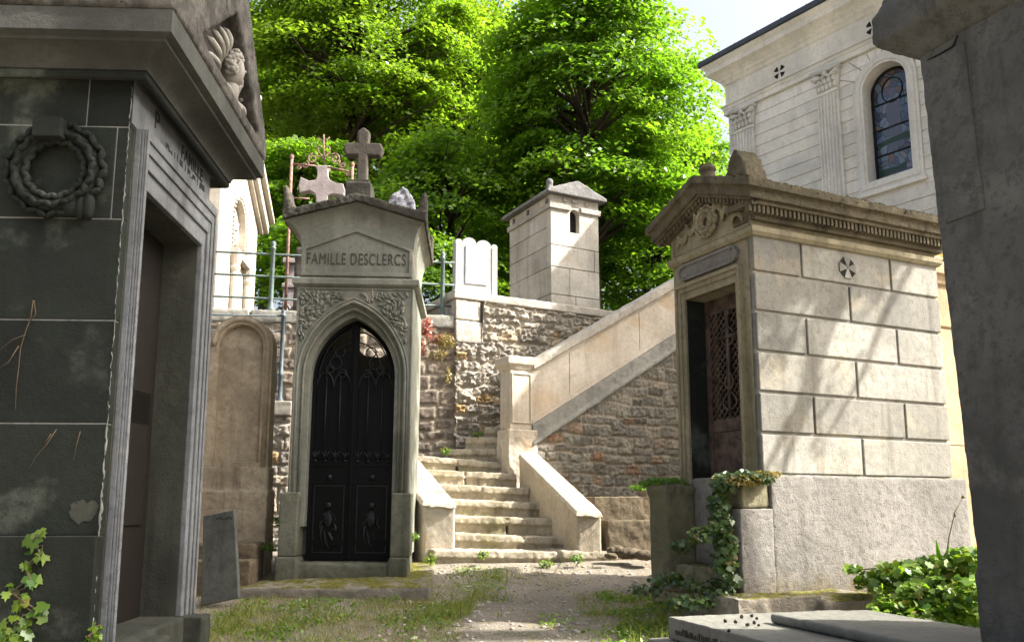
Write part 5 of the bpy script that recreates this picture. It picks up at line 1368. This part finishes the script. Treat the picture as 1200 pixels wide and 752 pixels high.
# ================================================================== crosses and ironwork behind the gable
def stone_things():
    o = at(380, 300, 11.5); o.z = ZTOP - .3; F = Fr(o, 6)
    t = thing('grave_cross', 'pinkish stone cross with flared arms rising behind the Desclercs gable', 'cross', F)
    f = lambda x, y: F.fx(x, y, 0)
    pts = [(370, 310), (370, 232), (369, 227), (363, 223), (351, 226), (349.5, 217), (352, 207), (362, 211.5), (369.5, 210.5), (371.5, 206), (371.5, 199), (369, 193.5), (387, 193.5), (384, 199), (384.5, 206), (386.5, 210.5), (393, 214), (402, 215), (404.5, 223), (402.5, 229), (390, 227), (384.5, 229), (383, 235), (383, 310)]
    b = MB(); b.prism([f(x, y) for x, y in reversed(pts)], XZ, 0, .13); b.build('shaft', M['pink'], t, bevel=.012)
    b = MB(); x0, z0 = f(358, 262); x1, _ = f(396, 262); b.box(x0, x1, -.1, .28, -.3, z0); b.box(x0 - .1, x1 + .1, -.2, .4, -.3, z0 - .4); b.build('pedestal', M['cross'], t, voxel=.03, wear=.03)
    F2 = Fr(F.w(0, -.3, 0), 6); g = lambda x, y: F2.fx(x, y, 0)
    t = thing('grave_railing', 'rusty wrought-iron grave surround topped with scrolls behind the Desclercs cross', 'ironwork', F2)
    b = MB(); th = .013
    def tb(p, r=th, n=6):
        b.tube([(g(x, y)[0], 0, g(x, y)[1]) for x, y in p], r, n)
    tb([(343, 192), (370, 194.5)]); tb([(384, 196), (413, 201.5)]); tb([(340.5, 232), (363, 233)])
    def spiral(cx, cy, r0, a0, turns, s=1): tb([(cx + r0 * (1 - .75 * i / 22) * math.cos(R(a0) + s * turns * 2 * math.pi * i / 22), cy - r0 * (1 - .75 * i / 22) * math.sin(R(a0) + s * turns * 2 * math.pi * i / 22)) for i in range(23)], .010)
    for s in (-1, 1):
        tb([(379.5, 190), (379.5 + s * 2, 183), (379.5 + s * 6.5, 178), (379.5 + s * 7, 173), (379.5 + s * 4, 171), (379.5 + s * 1.5, 174)], .010)
        spiral(379.5 + s * 13, 186, 6, 90, 1.3, -s); tb([(379.5 + s * 5, 184), (379.5 + s * 9, 181), (379.5 + s * 13, 180)], .010)
        spiral(379.5 + s * 22, 193.5, 3.5, 180 if s > 0 else 0, 1.2, s)
        tb([(379.5 + s * 19, 188), (379.5 + s * 17.5, 194)], .010)
        tb([(379.5, 168), (379.5 + s * 3, 164), (379.5 + s * 7, 161)], .008)
    tb([(379.5, 192), (379.5, 158)], .011); spiral(408, 204, 3, 90, 1.2); spiral(350, 196, 3, 90, 1.2, -1)
    b.build('scrollwork', M['rust'], t, smooth=True)
    for x, y in ((342, 186), (413, 195)):
        b = MB(); p = g(x, y); b.tube([(p[0], 0, 0), (p[0], 0, p[1])], .022, 7); b.ell((p[0], 0, p[1] + .02), (.03, .03, .045)); b.build('post', M['rust'], t, smooth=True)
    o = at(470, 300, 10.9); o.z = ZTOP - .3; F3 = Fr(o, 10); g3 = lambda x, y: F3.fx(x, y, 0)
    t = thing('gravestone', 'blue-grey carved pointed stone showing over the right shoulder of the Desclercs roof', 'gravestone', F3)
    b = MB(); b.prism([g3(x, y) for x, y in ((452, 320), (488, 320), (486, 240), (482, 232), (478, 226), (471, 221), (465, 228), (459, 231), (455, 238))], XZ, -.1, .12); b.build('slab', M['finial'], t, voxel=.02, wear=.05, wsize=.06)
stone_things()
# little white urn/tomb seen through the upper railing
o = at(338, 365, 12.2); o.z = ZTOP - .2; F = Fr(o, 8); g = lambda x, y: F.fx(x, y, 0)
t = thing('tomb', 'small pinkish-white tomb with stepped top behind the grey-green railing', 'tomb', F)
b = MB(); x0, z0 = g(333, 302); x1, z1 = g(352, 338); b.box(x0, x1, 0, .5, -.2, z1); b.box(x0 - .02, x1 + .02, -.02, .52, z1 + .002, z1 + .07); b.box(x0 + .03, x1, .03, .47, z1 + .072, z0 - .08); b.box(x0 - .02, x1 + .02, -.02, .52, z0 - .078, z0); b.build('body', M['pink'], t, bevel=.012)
b = MB()
for q in (.25, .75): b.tube([(x0 + (x1 - x0) * q + .05 * math.cos(a) * (1 - a / 9), -.006, z1 * .5 + .07 * math.sin(a)) for a in [i * .5 for i in range(14)]], .012, 5)
b.build('scroll_carving', M['pink'], t, smooth=True)

# ================================================================== ledges between the stair and the right tomb
o = at(697, 604, 8.75); o.z = .1; F = Fr(o, 14)
LG = thing('grave_kerb', 'stepped brown stone kerb between the stair cheek wall and the green-stained pier', 'kerb', F)
z1 = F.fx(725, 582)[1]; z2 = F.fx(735, 609, -.16)[1]; xe = F.fx(762, 590)[0] + .35
b = MB(); b.box(-.0, xe, 0, .45, -.3, z1); b.build('upper_ledge', M['ledge'], LG, voxel=.016, wear=.03, wsize=.1)
b = MB(); b.box(.06, xe, -.2, .0, -.3, z2); b.build('lower_ledge', M['ledge'], LG, voxel=.016, wear=.03, wsize=.1)
rnd = random.Random(12)
for i, (px, py, Y, s) in enumerate(((722, 645, 8.35, .07), (738, 648, 8.3, .085), (757, 650, 8.2, .075), (716, 651, 8.15, .045))):
    p = at(px, py, Y); b = MB(); b.ell((0, 0, 0), (s * 1.5, s, s * .7)); o_ = b.build('stone', M['ledge'], None, voxel=.012, wear=.035, wsize=.06); o_.location = p
    tag(o_, ['flat brown stone lying against the foot of the stair cheek', 'largest rough brown stone below the stepped kerb', 'rough stone at the foot of the green-stained pier', 'small stone on the path edge in front of the cheek wall'][i], 'stone', 'loose stones below the kerb')

# ================================================================== mossy base stone and foreground slab
o = at(868, 714, 5.5); F = Fr(o, 18); 
b = MB(); x1 = F.fx(1030, 712)[0]; zt = F.fx(900, 700, 0)[1]
b.box(-.02, x1, 0, .55, -.35, zt); b.box(x1 * .55, x1 + .3, -.04, .5, -.35, zt - .03)
o_ = b.build('stone_kerb', M['mossy'], None, voxel=.016, wear=.035, wsize=.12); o_.location = F.o; o_.rotation_euler = (0, 0, F.a)
tag(o_, 'yellow-mossed rough kerbstone at the foot of the block-built tomb', 'kerb')
o = at(783, 722, 5.0); F = Fr(o, 17); zsl = 0.0
TS = thing('tomb_slab', 'pale grey horizontal tomb slab scattered with seed cones in the near corner', 'tomb slab', F)
xE = F.loc(at(945, 715.6, 5.3)).x
Wd = 1.15; Ld = 2.2
b = MB(); b.box(0, Wd, -Ld, 0, -.125, 0); b.build('slab', M['slab'], TS, voxel=.013, wear=.009, wsize=.05)
b = MB(); b.box(-.09, Wd + .09, -Ld - .1, .09, -.40, -.126); b.build('base', M['slab'], TS, bevel=.012)
q = F.loc(at(897, 727, 4.75)); b = MB(); b.box(q.x * 1.0, q.x + .62, -Ld + .1, q.y - .04, .001, .052); b.build('upper_slab', M['slab'], TS, voxel=.011, wear=.007, wsize=.05)
b = MB(); rnd = random.Random(8)
for i in range(70):
    y = -.1 - i * .02; h = rnd.choice((.02, .035, .03)); b.box(-.006, .003, y, y + .006, -.085, -.085 + h)
    if rnd.random() < .5: b.box(-.006, .003, y, y + .014, -.085 + rnd.choice((0, .5, 1)) * h * .9, -.085 + h * .9 + .005)
b.build('worn_inscription', M['letter'], TS)
b = MB(); rnd = random.Random(15)
cones = []
for i, (px, py) in enumerate(((850, 727, ), (869, 722), (881, 721), (887, 724), (884, 729), (876, 731.5), (889, 732), (854, 738.5), (862, 728), (1000 - 8, 734), (918, 720.5), (938, 722))):
    d = ray(px, py); t_ = (F.o.z + .012 - CAM_H) / d.z; p = Vector((0, 0, CAM_H)) + d * t_
    b = MB(); s = rnd.uniform(.005, .010); b.ell((0, 0, 0), (s * 1.2, s, s * .9), seg=8)
    for j in range(9): a = j * 2.4; b.ell((s * .8 * math.cos(a), s * .7 * math.sin(a), s * .5 * math.sin(j * 1.7)), (s * .4, s * .4, s * .35), seg=5, ring=4)
    o_ = b.build('seed_cone', M['cone'], None); o_.location = p; o_.rotation_euler = (rnd.random(), rnd.random(), rnd.random() * 6)
    tag(o_, 'small dark dry seed cone lying on the pale tomb slab', 'seed cone', 'seed cones scattered on the slab')
# ================================================================== plants
def ivy(name, label, cat, blobs, mat, seed, size=(.045, .085), face=(0, -.8, .5), n_per=60, stems_=True, group=None, shape=IVY, spread=.55, tone=None):
    rng = np.random.default_rng(seed); base = Vector(blobs[0][0])
    root = thing(name, label, cat, loc=base, group=group); cs, ns, sz = [], [], []
    for (c, r, m) in blobs:
        c = np.array(Vector(c) - base); m = int(m); d = rng.normal(size=(m, 3)); d /= np.linalg.norm(d, axis=1, keepdims=True)
        d *= rng.random((m, 1)) ** .4 * np.array(r); cs.append(c + d)
        ns.append(np.array(face) + rng.normal(size=(m, 3)) * spread + d / np.array(r) * .5); sz.append(rng.uniform(*size, m))
    cs, ns, sz = map(np.concatenate, (cs, ns, sz))
    tang = rng.normal(size=cs.shape) * .6 + np.array([0, 0, -.8])
    leaf_mesh('foliage', cs, ns, sz, mat, root, shape=shape, rng=rng, tang=tang, curl=.3)
    if stems_:
        b = MB(); rnd = random.Random(seed); pts = [Vector(q[0]) - base for q in blobs]
        for a, c_ in zip(pts, pts[1:]):
            for _ in range(2): b.tube([a, (a + c_) / 2 + Vector((rnd.uniform(-.03, .03), rnd.uniform(-.02, .02), rnd.uniform(-.03, .03))), c_], .004, 5)
        if len(pts) == 1: b.tube([pts[0] - Vector((0, 0, blobs[0][1][2])), pts[0] + Vector((0, 0, blobs[0][1][2] * .6))], .006, 5)
        b.build('stem', M['twig'], root)
    return root
LF = Fr(LT.location, 2.7)
def onwall(px, py, off=-.05): x, z = LF.fx(px, py, off); return LF.w(x, off, z)
bl = []
for px, py, m, r in ((8, 748, 26, .08), (25, 745, 16, .07), (18, 730, 8, .06), (45, 722, 5, .05), (28, 705, 6, .05), (12, 695, 4, .04), (36, 680, 5, .035), (30, 665, 5, .035), (47, 652, 5, .03), (36, 640, 4, .03), (46, 627, 3, .02)):
    bl.append((onwall(px, py, -.05), (r, .035, r), m))
ivy('ivy', 'young green ivy climbing the foot of the black mausoleum wall', 'ivy', bl, M['ivyb'], 3, size=(.03, .085), face=(.15, -1, .35), spread=.35)
bl = [(onwall(108, 748, -.06), (.05, .04, .06), 40), (onwall(112, 738, -.06), (.03, .03, .04), 20)]
ivy('weed', 'small green weed at the foot of the black mausoleum corner', 'weed', bl, M['ivyb'], 4, size=(.02, .04), shape=DIAMOND)
# ivy cascading beside the rusty door
bl = []
def pt(px, py, Y): return at(px, py, Y)
for px, py, Y, r, m in ((880, 560, 5.87, (.17, .12, .05), 260), (850, 566, 5.87, (.10, .12, .07), 200), (843, 590, 5.87, (.085, .10, .09), 210), (845, 615, 5.85, (.085, .10, .10), 230), (850, 640, 5.84, (.085, .10, .10), 210), (848, 662, 5.82, (.10, .10, .09), 190), (858, 680, 5.78, (.08, .10, .06), 50)):
    bl.append((pt(px, py, Y), r, m))
ivy('ivy', 'dark ivy cascading over the planter beside the rusty lattice door', 'ivy', bl, M['ivy'], 5, size=(.022, .055), face=(-.1, -.9, .5))
ivy('creeper', 'yellow-green creeper spilling over the planter top right of the rusty door', 'creeper', [(pt(868, 563, 5.84), (.16, .13, .045), 420), (pt(895, 556, 5.87), (.12, .1, .03), 200)], M['yellowleaf'], 6, size=(.02, .04), face=(0, -.3, 1), shape=DIAMOND)
ivy('fern_tuft', 'bright green low plant growing on the green-stained pier left of the rusty door', 'plant', [(pt(785, 566, 6.85), (.25, .16, .05), 700), (pt(750, 571, 8.6), (.12, .1, .03), 150)], M['leafA'], 7, size=(.025, .05), face=(0, -.3, 1), shape=DIAMOND)
bl = [(pt(820, 628, 5.75), (.12, .1, .06), 90), (pt(800, 640, 6.25), (.1, .1, .05), 60), (pt(835, 618, 5.75), (.07, .08, .05), 50)]
ivy('ivy', 'dark ivy sprawling on the step in front of the rusty door', 'ivy', bl, M['ivy'], 8, face=(0, -.5, .9), size=(.02, .05))
bl = [(pt(790, 680, 6.1), (.2, .12, .06), 130), (pt(760, 690, 6.1), (.16, .12, .05), 90), (pt(830, 690, 5.9), (.18, .12, .08), 130), (pt(810, 705, 5.75), (.2, .12, .05), 120), (pt(850, 700, 5.75), (.12, .1, .06), 70)]
ivy('ivy', 'ivy trailing over the earth bank left of the mossy kerbstone', 'ivy', bl, M['ivy'], 9, face=(0, -.5, .9), size=(.02, .05))
# big ivy mass at the right
bl = []
rng = np.random.default_rng(4)
for px, py, Y, r, m in ((1110, 668, 5.5, (.22, .25, .10), 260), (1065, 672, 5.6, (.2, .25, .08), 230), (1030, 682, 5.7, (.14, .2, .07), 130), (1000, 668, 5.9, (.06, .06, .03), 22), (1140, 660, 5.3, (.12, .2, .10), 130),
                        (1110, 700, 5.3, (.24, .2, .14), 300), (1065, 705, 5.4, (.2, .2, .13), 230), (1045, 722, 5.3, (.16, .15, .10), 130), (1100, 735, 5.1, (.26, .18, .12), 240), (1140, 710, 5.0, (.12, .15, .18), 160)):
    bl.append((pt(px, py, Y), r, m * 1.7))
ivy('ivy_mound', 'thick sunlit ivy mound between the pale tomb slab and the dark shaded tomb', 'ivy', bl, M['ivyb'], 10, size=(.03, .08), face=(.15, -.45, .9))
b = MB(); p0 = pt(1108, 660, 5.5); p1 = pt(1118, 590, 5.4); b.tube([p0, pt(1112, 630, 5.45), pt(1119, 600, 5.4), pt(1128, 583, 5.4)], [.005, .004, .003, .002], 5); b.ell(pt(1129, 582, 5.4), (.014, .012, .010)); b.ell(pt(1119, 603, 5.4), (.008, .008, .016))
tag(b.build('wild_stalk', M['drygrass'], smooth=True), 'thin dry flower stalk rising out of the ivy mound', 'stalk')
b = MB()
for px, py, tx, ty in ((1102, 665, 1097, 632), (1106, 665, 1112, 640), (1112, 662, 1122, 640), (1100, 668, 1088, 650)): b.tube([pt(px, py, 5.5), pt((px + tx) / 2, (py + ty) / 2 - 3, 5.48), pt(tx, ty, 5.45)], [.012, .014, .002], 4)
me_o = b.build('wild_plant', M['leafA']); a = me_o.data.attributes.new('tone', 'FLOAT', 'FACE'); a.data.foreach_set('value', [1.0] * len(me_o.data.polygons)); tag(me_o, 'upright light green blades standing in the ivy mound', 'plant')
# red creeper and yellow weeds on the terrace wall
ivy('creeper', 'reddish-pink creeper hanging over the dark block wall below the railing', 'creeper', [(pt(500, 384, 10.45), (.08, .06, .14), 170), (pt(494, 408, 10.45), (.06, .05, .13), 110), (pt(512, 398, 10.45), (.1, .05, .07), 90)], M['redleaf'], 12, size=(.03, .055), face=(.1, -.9, .3), shape=DIAMOND)
ivy('weed', 'yellowing weeds hanging beside the pale quoins of the stair wall', 'weed', [(pt(521, 400, 10.42), (.13, .05, .12), 190), (pt(514, 415, 10.42), (.13, .05, .08), 90), (pt(526, 440, 10.42), (.04, .04, .12), 50)], M['yellowleaf'], 13, size=(.025, .05), face=(.1, -.9, .3), shape=DIAMOND)
for i, (px, py, Y, lab) in enumerate(((522, 528, 9.95, 'green weed growing out of the wall foot beside the winding steps'), (560, 508, 10.1, 'small green weed tuft beside the topmost visible steps'), (566, 650, 8.25, 'grass tuft sprouting in front of the bottom stair tread'), (484, 628, 8.2, 'green weed sprouting at the outer foot of the sunlit cheek wall'), (505, 655, 8.1, 'grass tuft beside the slab corner at the stair foot'), (676, 654, 8.2, 'low weed patch at the right end of the bottom stair tread'), (325, 610, 7.9, 'sunlit green weed between the ochre gravestone and the Desclercs tomb'), (316, 640, 7.7, 'dark weeds on the mossy grave steps'), (640, 660, 8.2, 'grass tuft along the middle of the bottom tread'))):
    ivy('weed', lab, 'weed', [(pt(px, py, Y), (.07, .05, .05), 60)], M['leafA'] if i % 2 else M['ivyb'], 20 + i, size=(.02, .045), face=(0, -.5, .8), shape=DIAMOND)

# grass and litter on the ground: nobody could count it
def patchy(n, mat, name, zones, seed, hgt, w, lab, cat):
    rng = np.random.default_rng(seed); cs, ln = [], []
    for (x0, x1, y0, y1, dens, thr) in zones:
        m = int(n * dens); xs = rng.uniform(x0, x1, m); ys = rng.uniform(y0, y1, m)
        for x, y in zip(xs, ys):
            if noise.noise(Vector((x * 1.7, y * 1.7, seed))) + .5 * noise.noise(Vector((x * 6, y * 6, seed))) > thr + rng.normal() * .12: cs.append((x, y, gz(x, y) - .004)); ln.append(1)
    cs = np.array(cs); n_ = len(cs)
    tang = rng.normal(size=(n_, 3)) * np.array([.55, .55, .2]) + np.array([0, 0, 1.0]); nrm = rng.normal(size=(n_, 3)) * np.array([1, 1, .2])
    o = leaf_mesh(name, cs, nrm, hgt * rng.uniform(.4, 1.25, n_), mat, None, shape=BLADE * np.array([1, w]), rng=rng, tang=tang, curl=.35)
    return tag(o, lab, cat, kind='stuff')
Zg = [(-2.1, -.35, 5.4, 7.1, 1.0, -.15), (-1.2, -.2, 6.6, 8.0, .35, .12), (.5, 1.9, 5.4, 7.4, .7, -.1), (.1, .8, 5.2, 6.6, .3, .25), (-.2, .6, 6.2, 8.2, .25, .35), (-3, -1.9, 6.3, 8.2, .3, -.05)]
patchy(7000, M['grassm'], 'grass', Zg, 5, .04, .12, 'short patchy green grass beside the earth path', 'grass')
patchy(9000, M['drygrass'], 'dry_grass', Zg, 9, .034, .12, 'dry straw-coloured grass among the green along the path', 'grass')
patchy(2600, M['grassm'], 'tall_grass', [(.75, 1.6, 5.5, 6.6, 1.0, .0), (-2.1, -1.2, 5.5, 6.6, .7, .1), (-1.0, -.3, 6.3, 6.9, .5, .1), (-.35, .1, 7.0, 7.9, .25, .2)], 15, .095, .075, 'longer green grass tufts at the edges of the path', 'grass')
rng = np.random.default_rng(62); cs = []
for (x0, x1, y0, y1, m, thr) in ((.7, 1.7, 5.6, 7.4, 5200, -.05), (-2.2, -.4, 5.6, 7.0, 3600, .05), (-.55, -.05, 6.9, 8.2, 700, .1), (.2, .75, 5.4, 6.6, 700, .2)):
    for _ in range(m):
        x, y = rng.uniform(x0, x1), rng.uniform(y0, y1)
        if noise.noise(Vector((x * 2.3, y * 2.3, 17))) + .5 * noise.noise(Vector((x * 8, y * 8, 3))) > thr + rng.normal() * .1: cs.append((x, y, gz(x, y) + rng.uniform(.004, .035)))
cs = np.array(cs); o = leaf_mesh('ground_cover', cs, rng.normal(size=(len(cs), 3)) * .5 + np.array([0, -.2, 1]), rng.uniform(.018, .042, len(cs)), M['ivyb'], None, rng=rng); tag(o, 'small-leaved green weeds creeping over the earth beside the path', 'ground cover', kind='stuff')
rng = np.random.default_rng(31); cs = []
for _ in range(1100):
    x, y = rng.uniform(-2.2, 2.0), rng.uniform(5.2, 8.35); cs.append((x, y, gz(x, y) + .004))
cs = np.array(cs); o = leaf_mesh('leaf_debris', cs, rng.normal(size=(len(cs), 3)) * .35 + np.array([0, 0, 1]), rng.uniform(.012, .035, len(cs)), M['drygrass'], None, rng=rng); tag(o, 'dry leaf crumbs scattered over the earth path', 'leaf litter', kind='stuff')
b = MB(); rnd = random.Random(44)
for _ in range(1100):
    x, y = rnd.uniform(-.9, 1.1), rnd.uniform(5.2, 8.3); s = rnd.choice((.006, .008, .011, .016)) * rnd.uniform(.7, 1.3)
    b.ell((x, y, gz(x, y) + s * .2), (s * rnd.uniform(.8, 1.5), s, s * .65), Matrix.Rotation(rnd.random() * 3, 3, 'Z'), 6, 4)
tag(b.build('gravel', M['cope'], smooth=True), 'loose pale gravel on the trodden earth path', 'gravel', kind='stuff')
# dried leaves at the foot of the black door
# ================================================================== trees on the slope
TB = ZTOP
def T(label, px, py, Y, rad, mat, seed, **k):
    c = at(px, py, Y); base = (c.x + k.pop('bx', 0), c.y, TB - .1 + max(0, Y - 13) * .05)
    return tree(label, base, 0, c, rad, mat, seed, **k)
T('broad bright maple standing behind the narrow whitish tomb', 688, 120, 18.5, (2.95, 2.6, 4.0), M['leafA'], 1, nclust=270, per=190, leaf=.135, trunk=.2, clust=.66, shell=.5)
T('tall yellow-green lime tree above the Desclercs tomb', 415, 60, 23, (3.7, 3.0, 4.2), M['leafB'], 2, nclust=230, per=180, leaf=.15, trunk=.24, clust=.8, shell=.5)
T('slender lime tree filling the gap between the lime and the maple', 535, 120, 25, (2.6, 2.4, 5.4), M['leafB'], 3, nclust=170, per=170, leaf=.16, trunk=.18, clust=.8, shell=.5)
T('low bushy tree behind the pinkish cross', 350, 245, 18, (2.3, 1.8, 1.9), M['leafC'], 4, nclust=95, per=180, leaf=.13, trunk=.12, shell=.45)
T('mid-height tree between the headstone and the Desclercs roof', 525, 250, 19, (2.3, 2.0, 2.5), M['leafC'], 5, nclust=110, per=180, leaf=.13, trunk=.14, shell=.45)
T('bushy green tree between the whitish tomb and the wreathed tomb', 765, 290, 20, (2.3, 2.0, 2.6), M['leafA'], 6, nclust=110, per=180, leaf=.13, trunk=.13, shell=.45)
T('undergrowth tree low behind the white headstone', 625, 310, 22, (3.2, 2.2, 2.4), M['leafC'], 7, nclust=130, per=170, leaf=.14, trunk=.12, shell=.45)
T('far tall tree closing the view above the railing', 320, 130, 28, (3.6, 3.0, 5.6), M['leafB'], 8, nclust=200, per=140, leaf=.19, trunk=.24, clust=.9)
T('far dense tree behind the lime trunks', 450, 200, 30, (5.0, 3.0, 6.0), M['leafC'], 9, nclust=240, per=140, leaf=.2, trunk=.26, clust=.95)
T('far dense tree behind the maple', 640, 200, 31, (5.5, 3.0, 5.6), M['leafC'], 10, nclust=240, per=140, leaf=.2, trunk=.26, clust=.95)
T('far light green tree beside the white mausoleum', 800, 250, 30, (2.8, 2.6, 4.6), M['leafA'], 11, nclust=150, per=140, leaf=.18, trunk=.2, clust=.9)
T('shrubby low tree under the trees behind the iron railing', 430, 320, 17, (3.0, 1.6, 1.6), M['leafC'], 12, nclust=110, per=170, leaf=.12, trunk=.1, shell=.45)
# unseen tree added off the right edge to shade the near tombs
ot = tree('tall unseen tree beyond the right edge, crown placed to shade the black mausoleum', (8.2, 5.2, -.2), 0, (7.2, 4.9, 9.8), (2.2, 2.6, 2.1), M['leafA'], 13, nclust=190, per=120, leaf=.2, trunk=.2)
# its boughs, placed toward the sun to draw slanting shadows on the block-built tomb
b = MB(); wp = lambda px, py: RTF.w(*(lambda q: (q[0], 0, q[1]))(RTF.fx(px, py, 0)))
boughs = []
for (p, q, t, r) in (((1030, 270), (900, 540), 5.2, .055), ((985, 300), (925, 520), 5.6, .06), ((1075, 300), (985, 480), 5.9, .035), ((930, 320), (895, 420), 5.4, .035)):
    A, B_ = wp(*p) + SUN * t, wp(*q) + SUN * (t - .3); d = (A - B_)
    pts = [B_ - d * .15, B_ + d * .2 + Vector((.02, .04, .0)), B_ + d * .6 - Vector((.02, .03, 0)), A + d * .25]
    b.tube([x - ot.location for x in pts], [r * .35, r * .8, r, r * 1.15], 8); boughs += pts
b.build('bough', M['bark'], ot, smooth=True)
rng = np.random.default_rng(90); cs = []  # leaf clusters set along the sun's rays to shade the tomb's upper blocks
for (px, py, m, r) in ((900, 330, 90, .16), (960, 318, 80, .18), (1030, 322, 60, .14), (905, 300, 80, .2), (1000, 300, 60, .2), (950, 480, 22, .2), (910, 400, 22, .16), (890, 290, 110, .2), (940, 290, 110, .2), (985, 300, 90, .2), (1040, 300, 60, .16)):
    c = np.array(wp(px, py) + SUN * 5.4 - ot.location); cs.append(c + rng.normal(size=(m, 3)) * r * .6)
cs = np.concatenate(cs); leaf_mesh('bough_foliage', cs, rng.normal(size=cs.shape) * .6 + np.array([0, 0, .8]), .085, M['leafA'], ot, rng=rng)
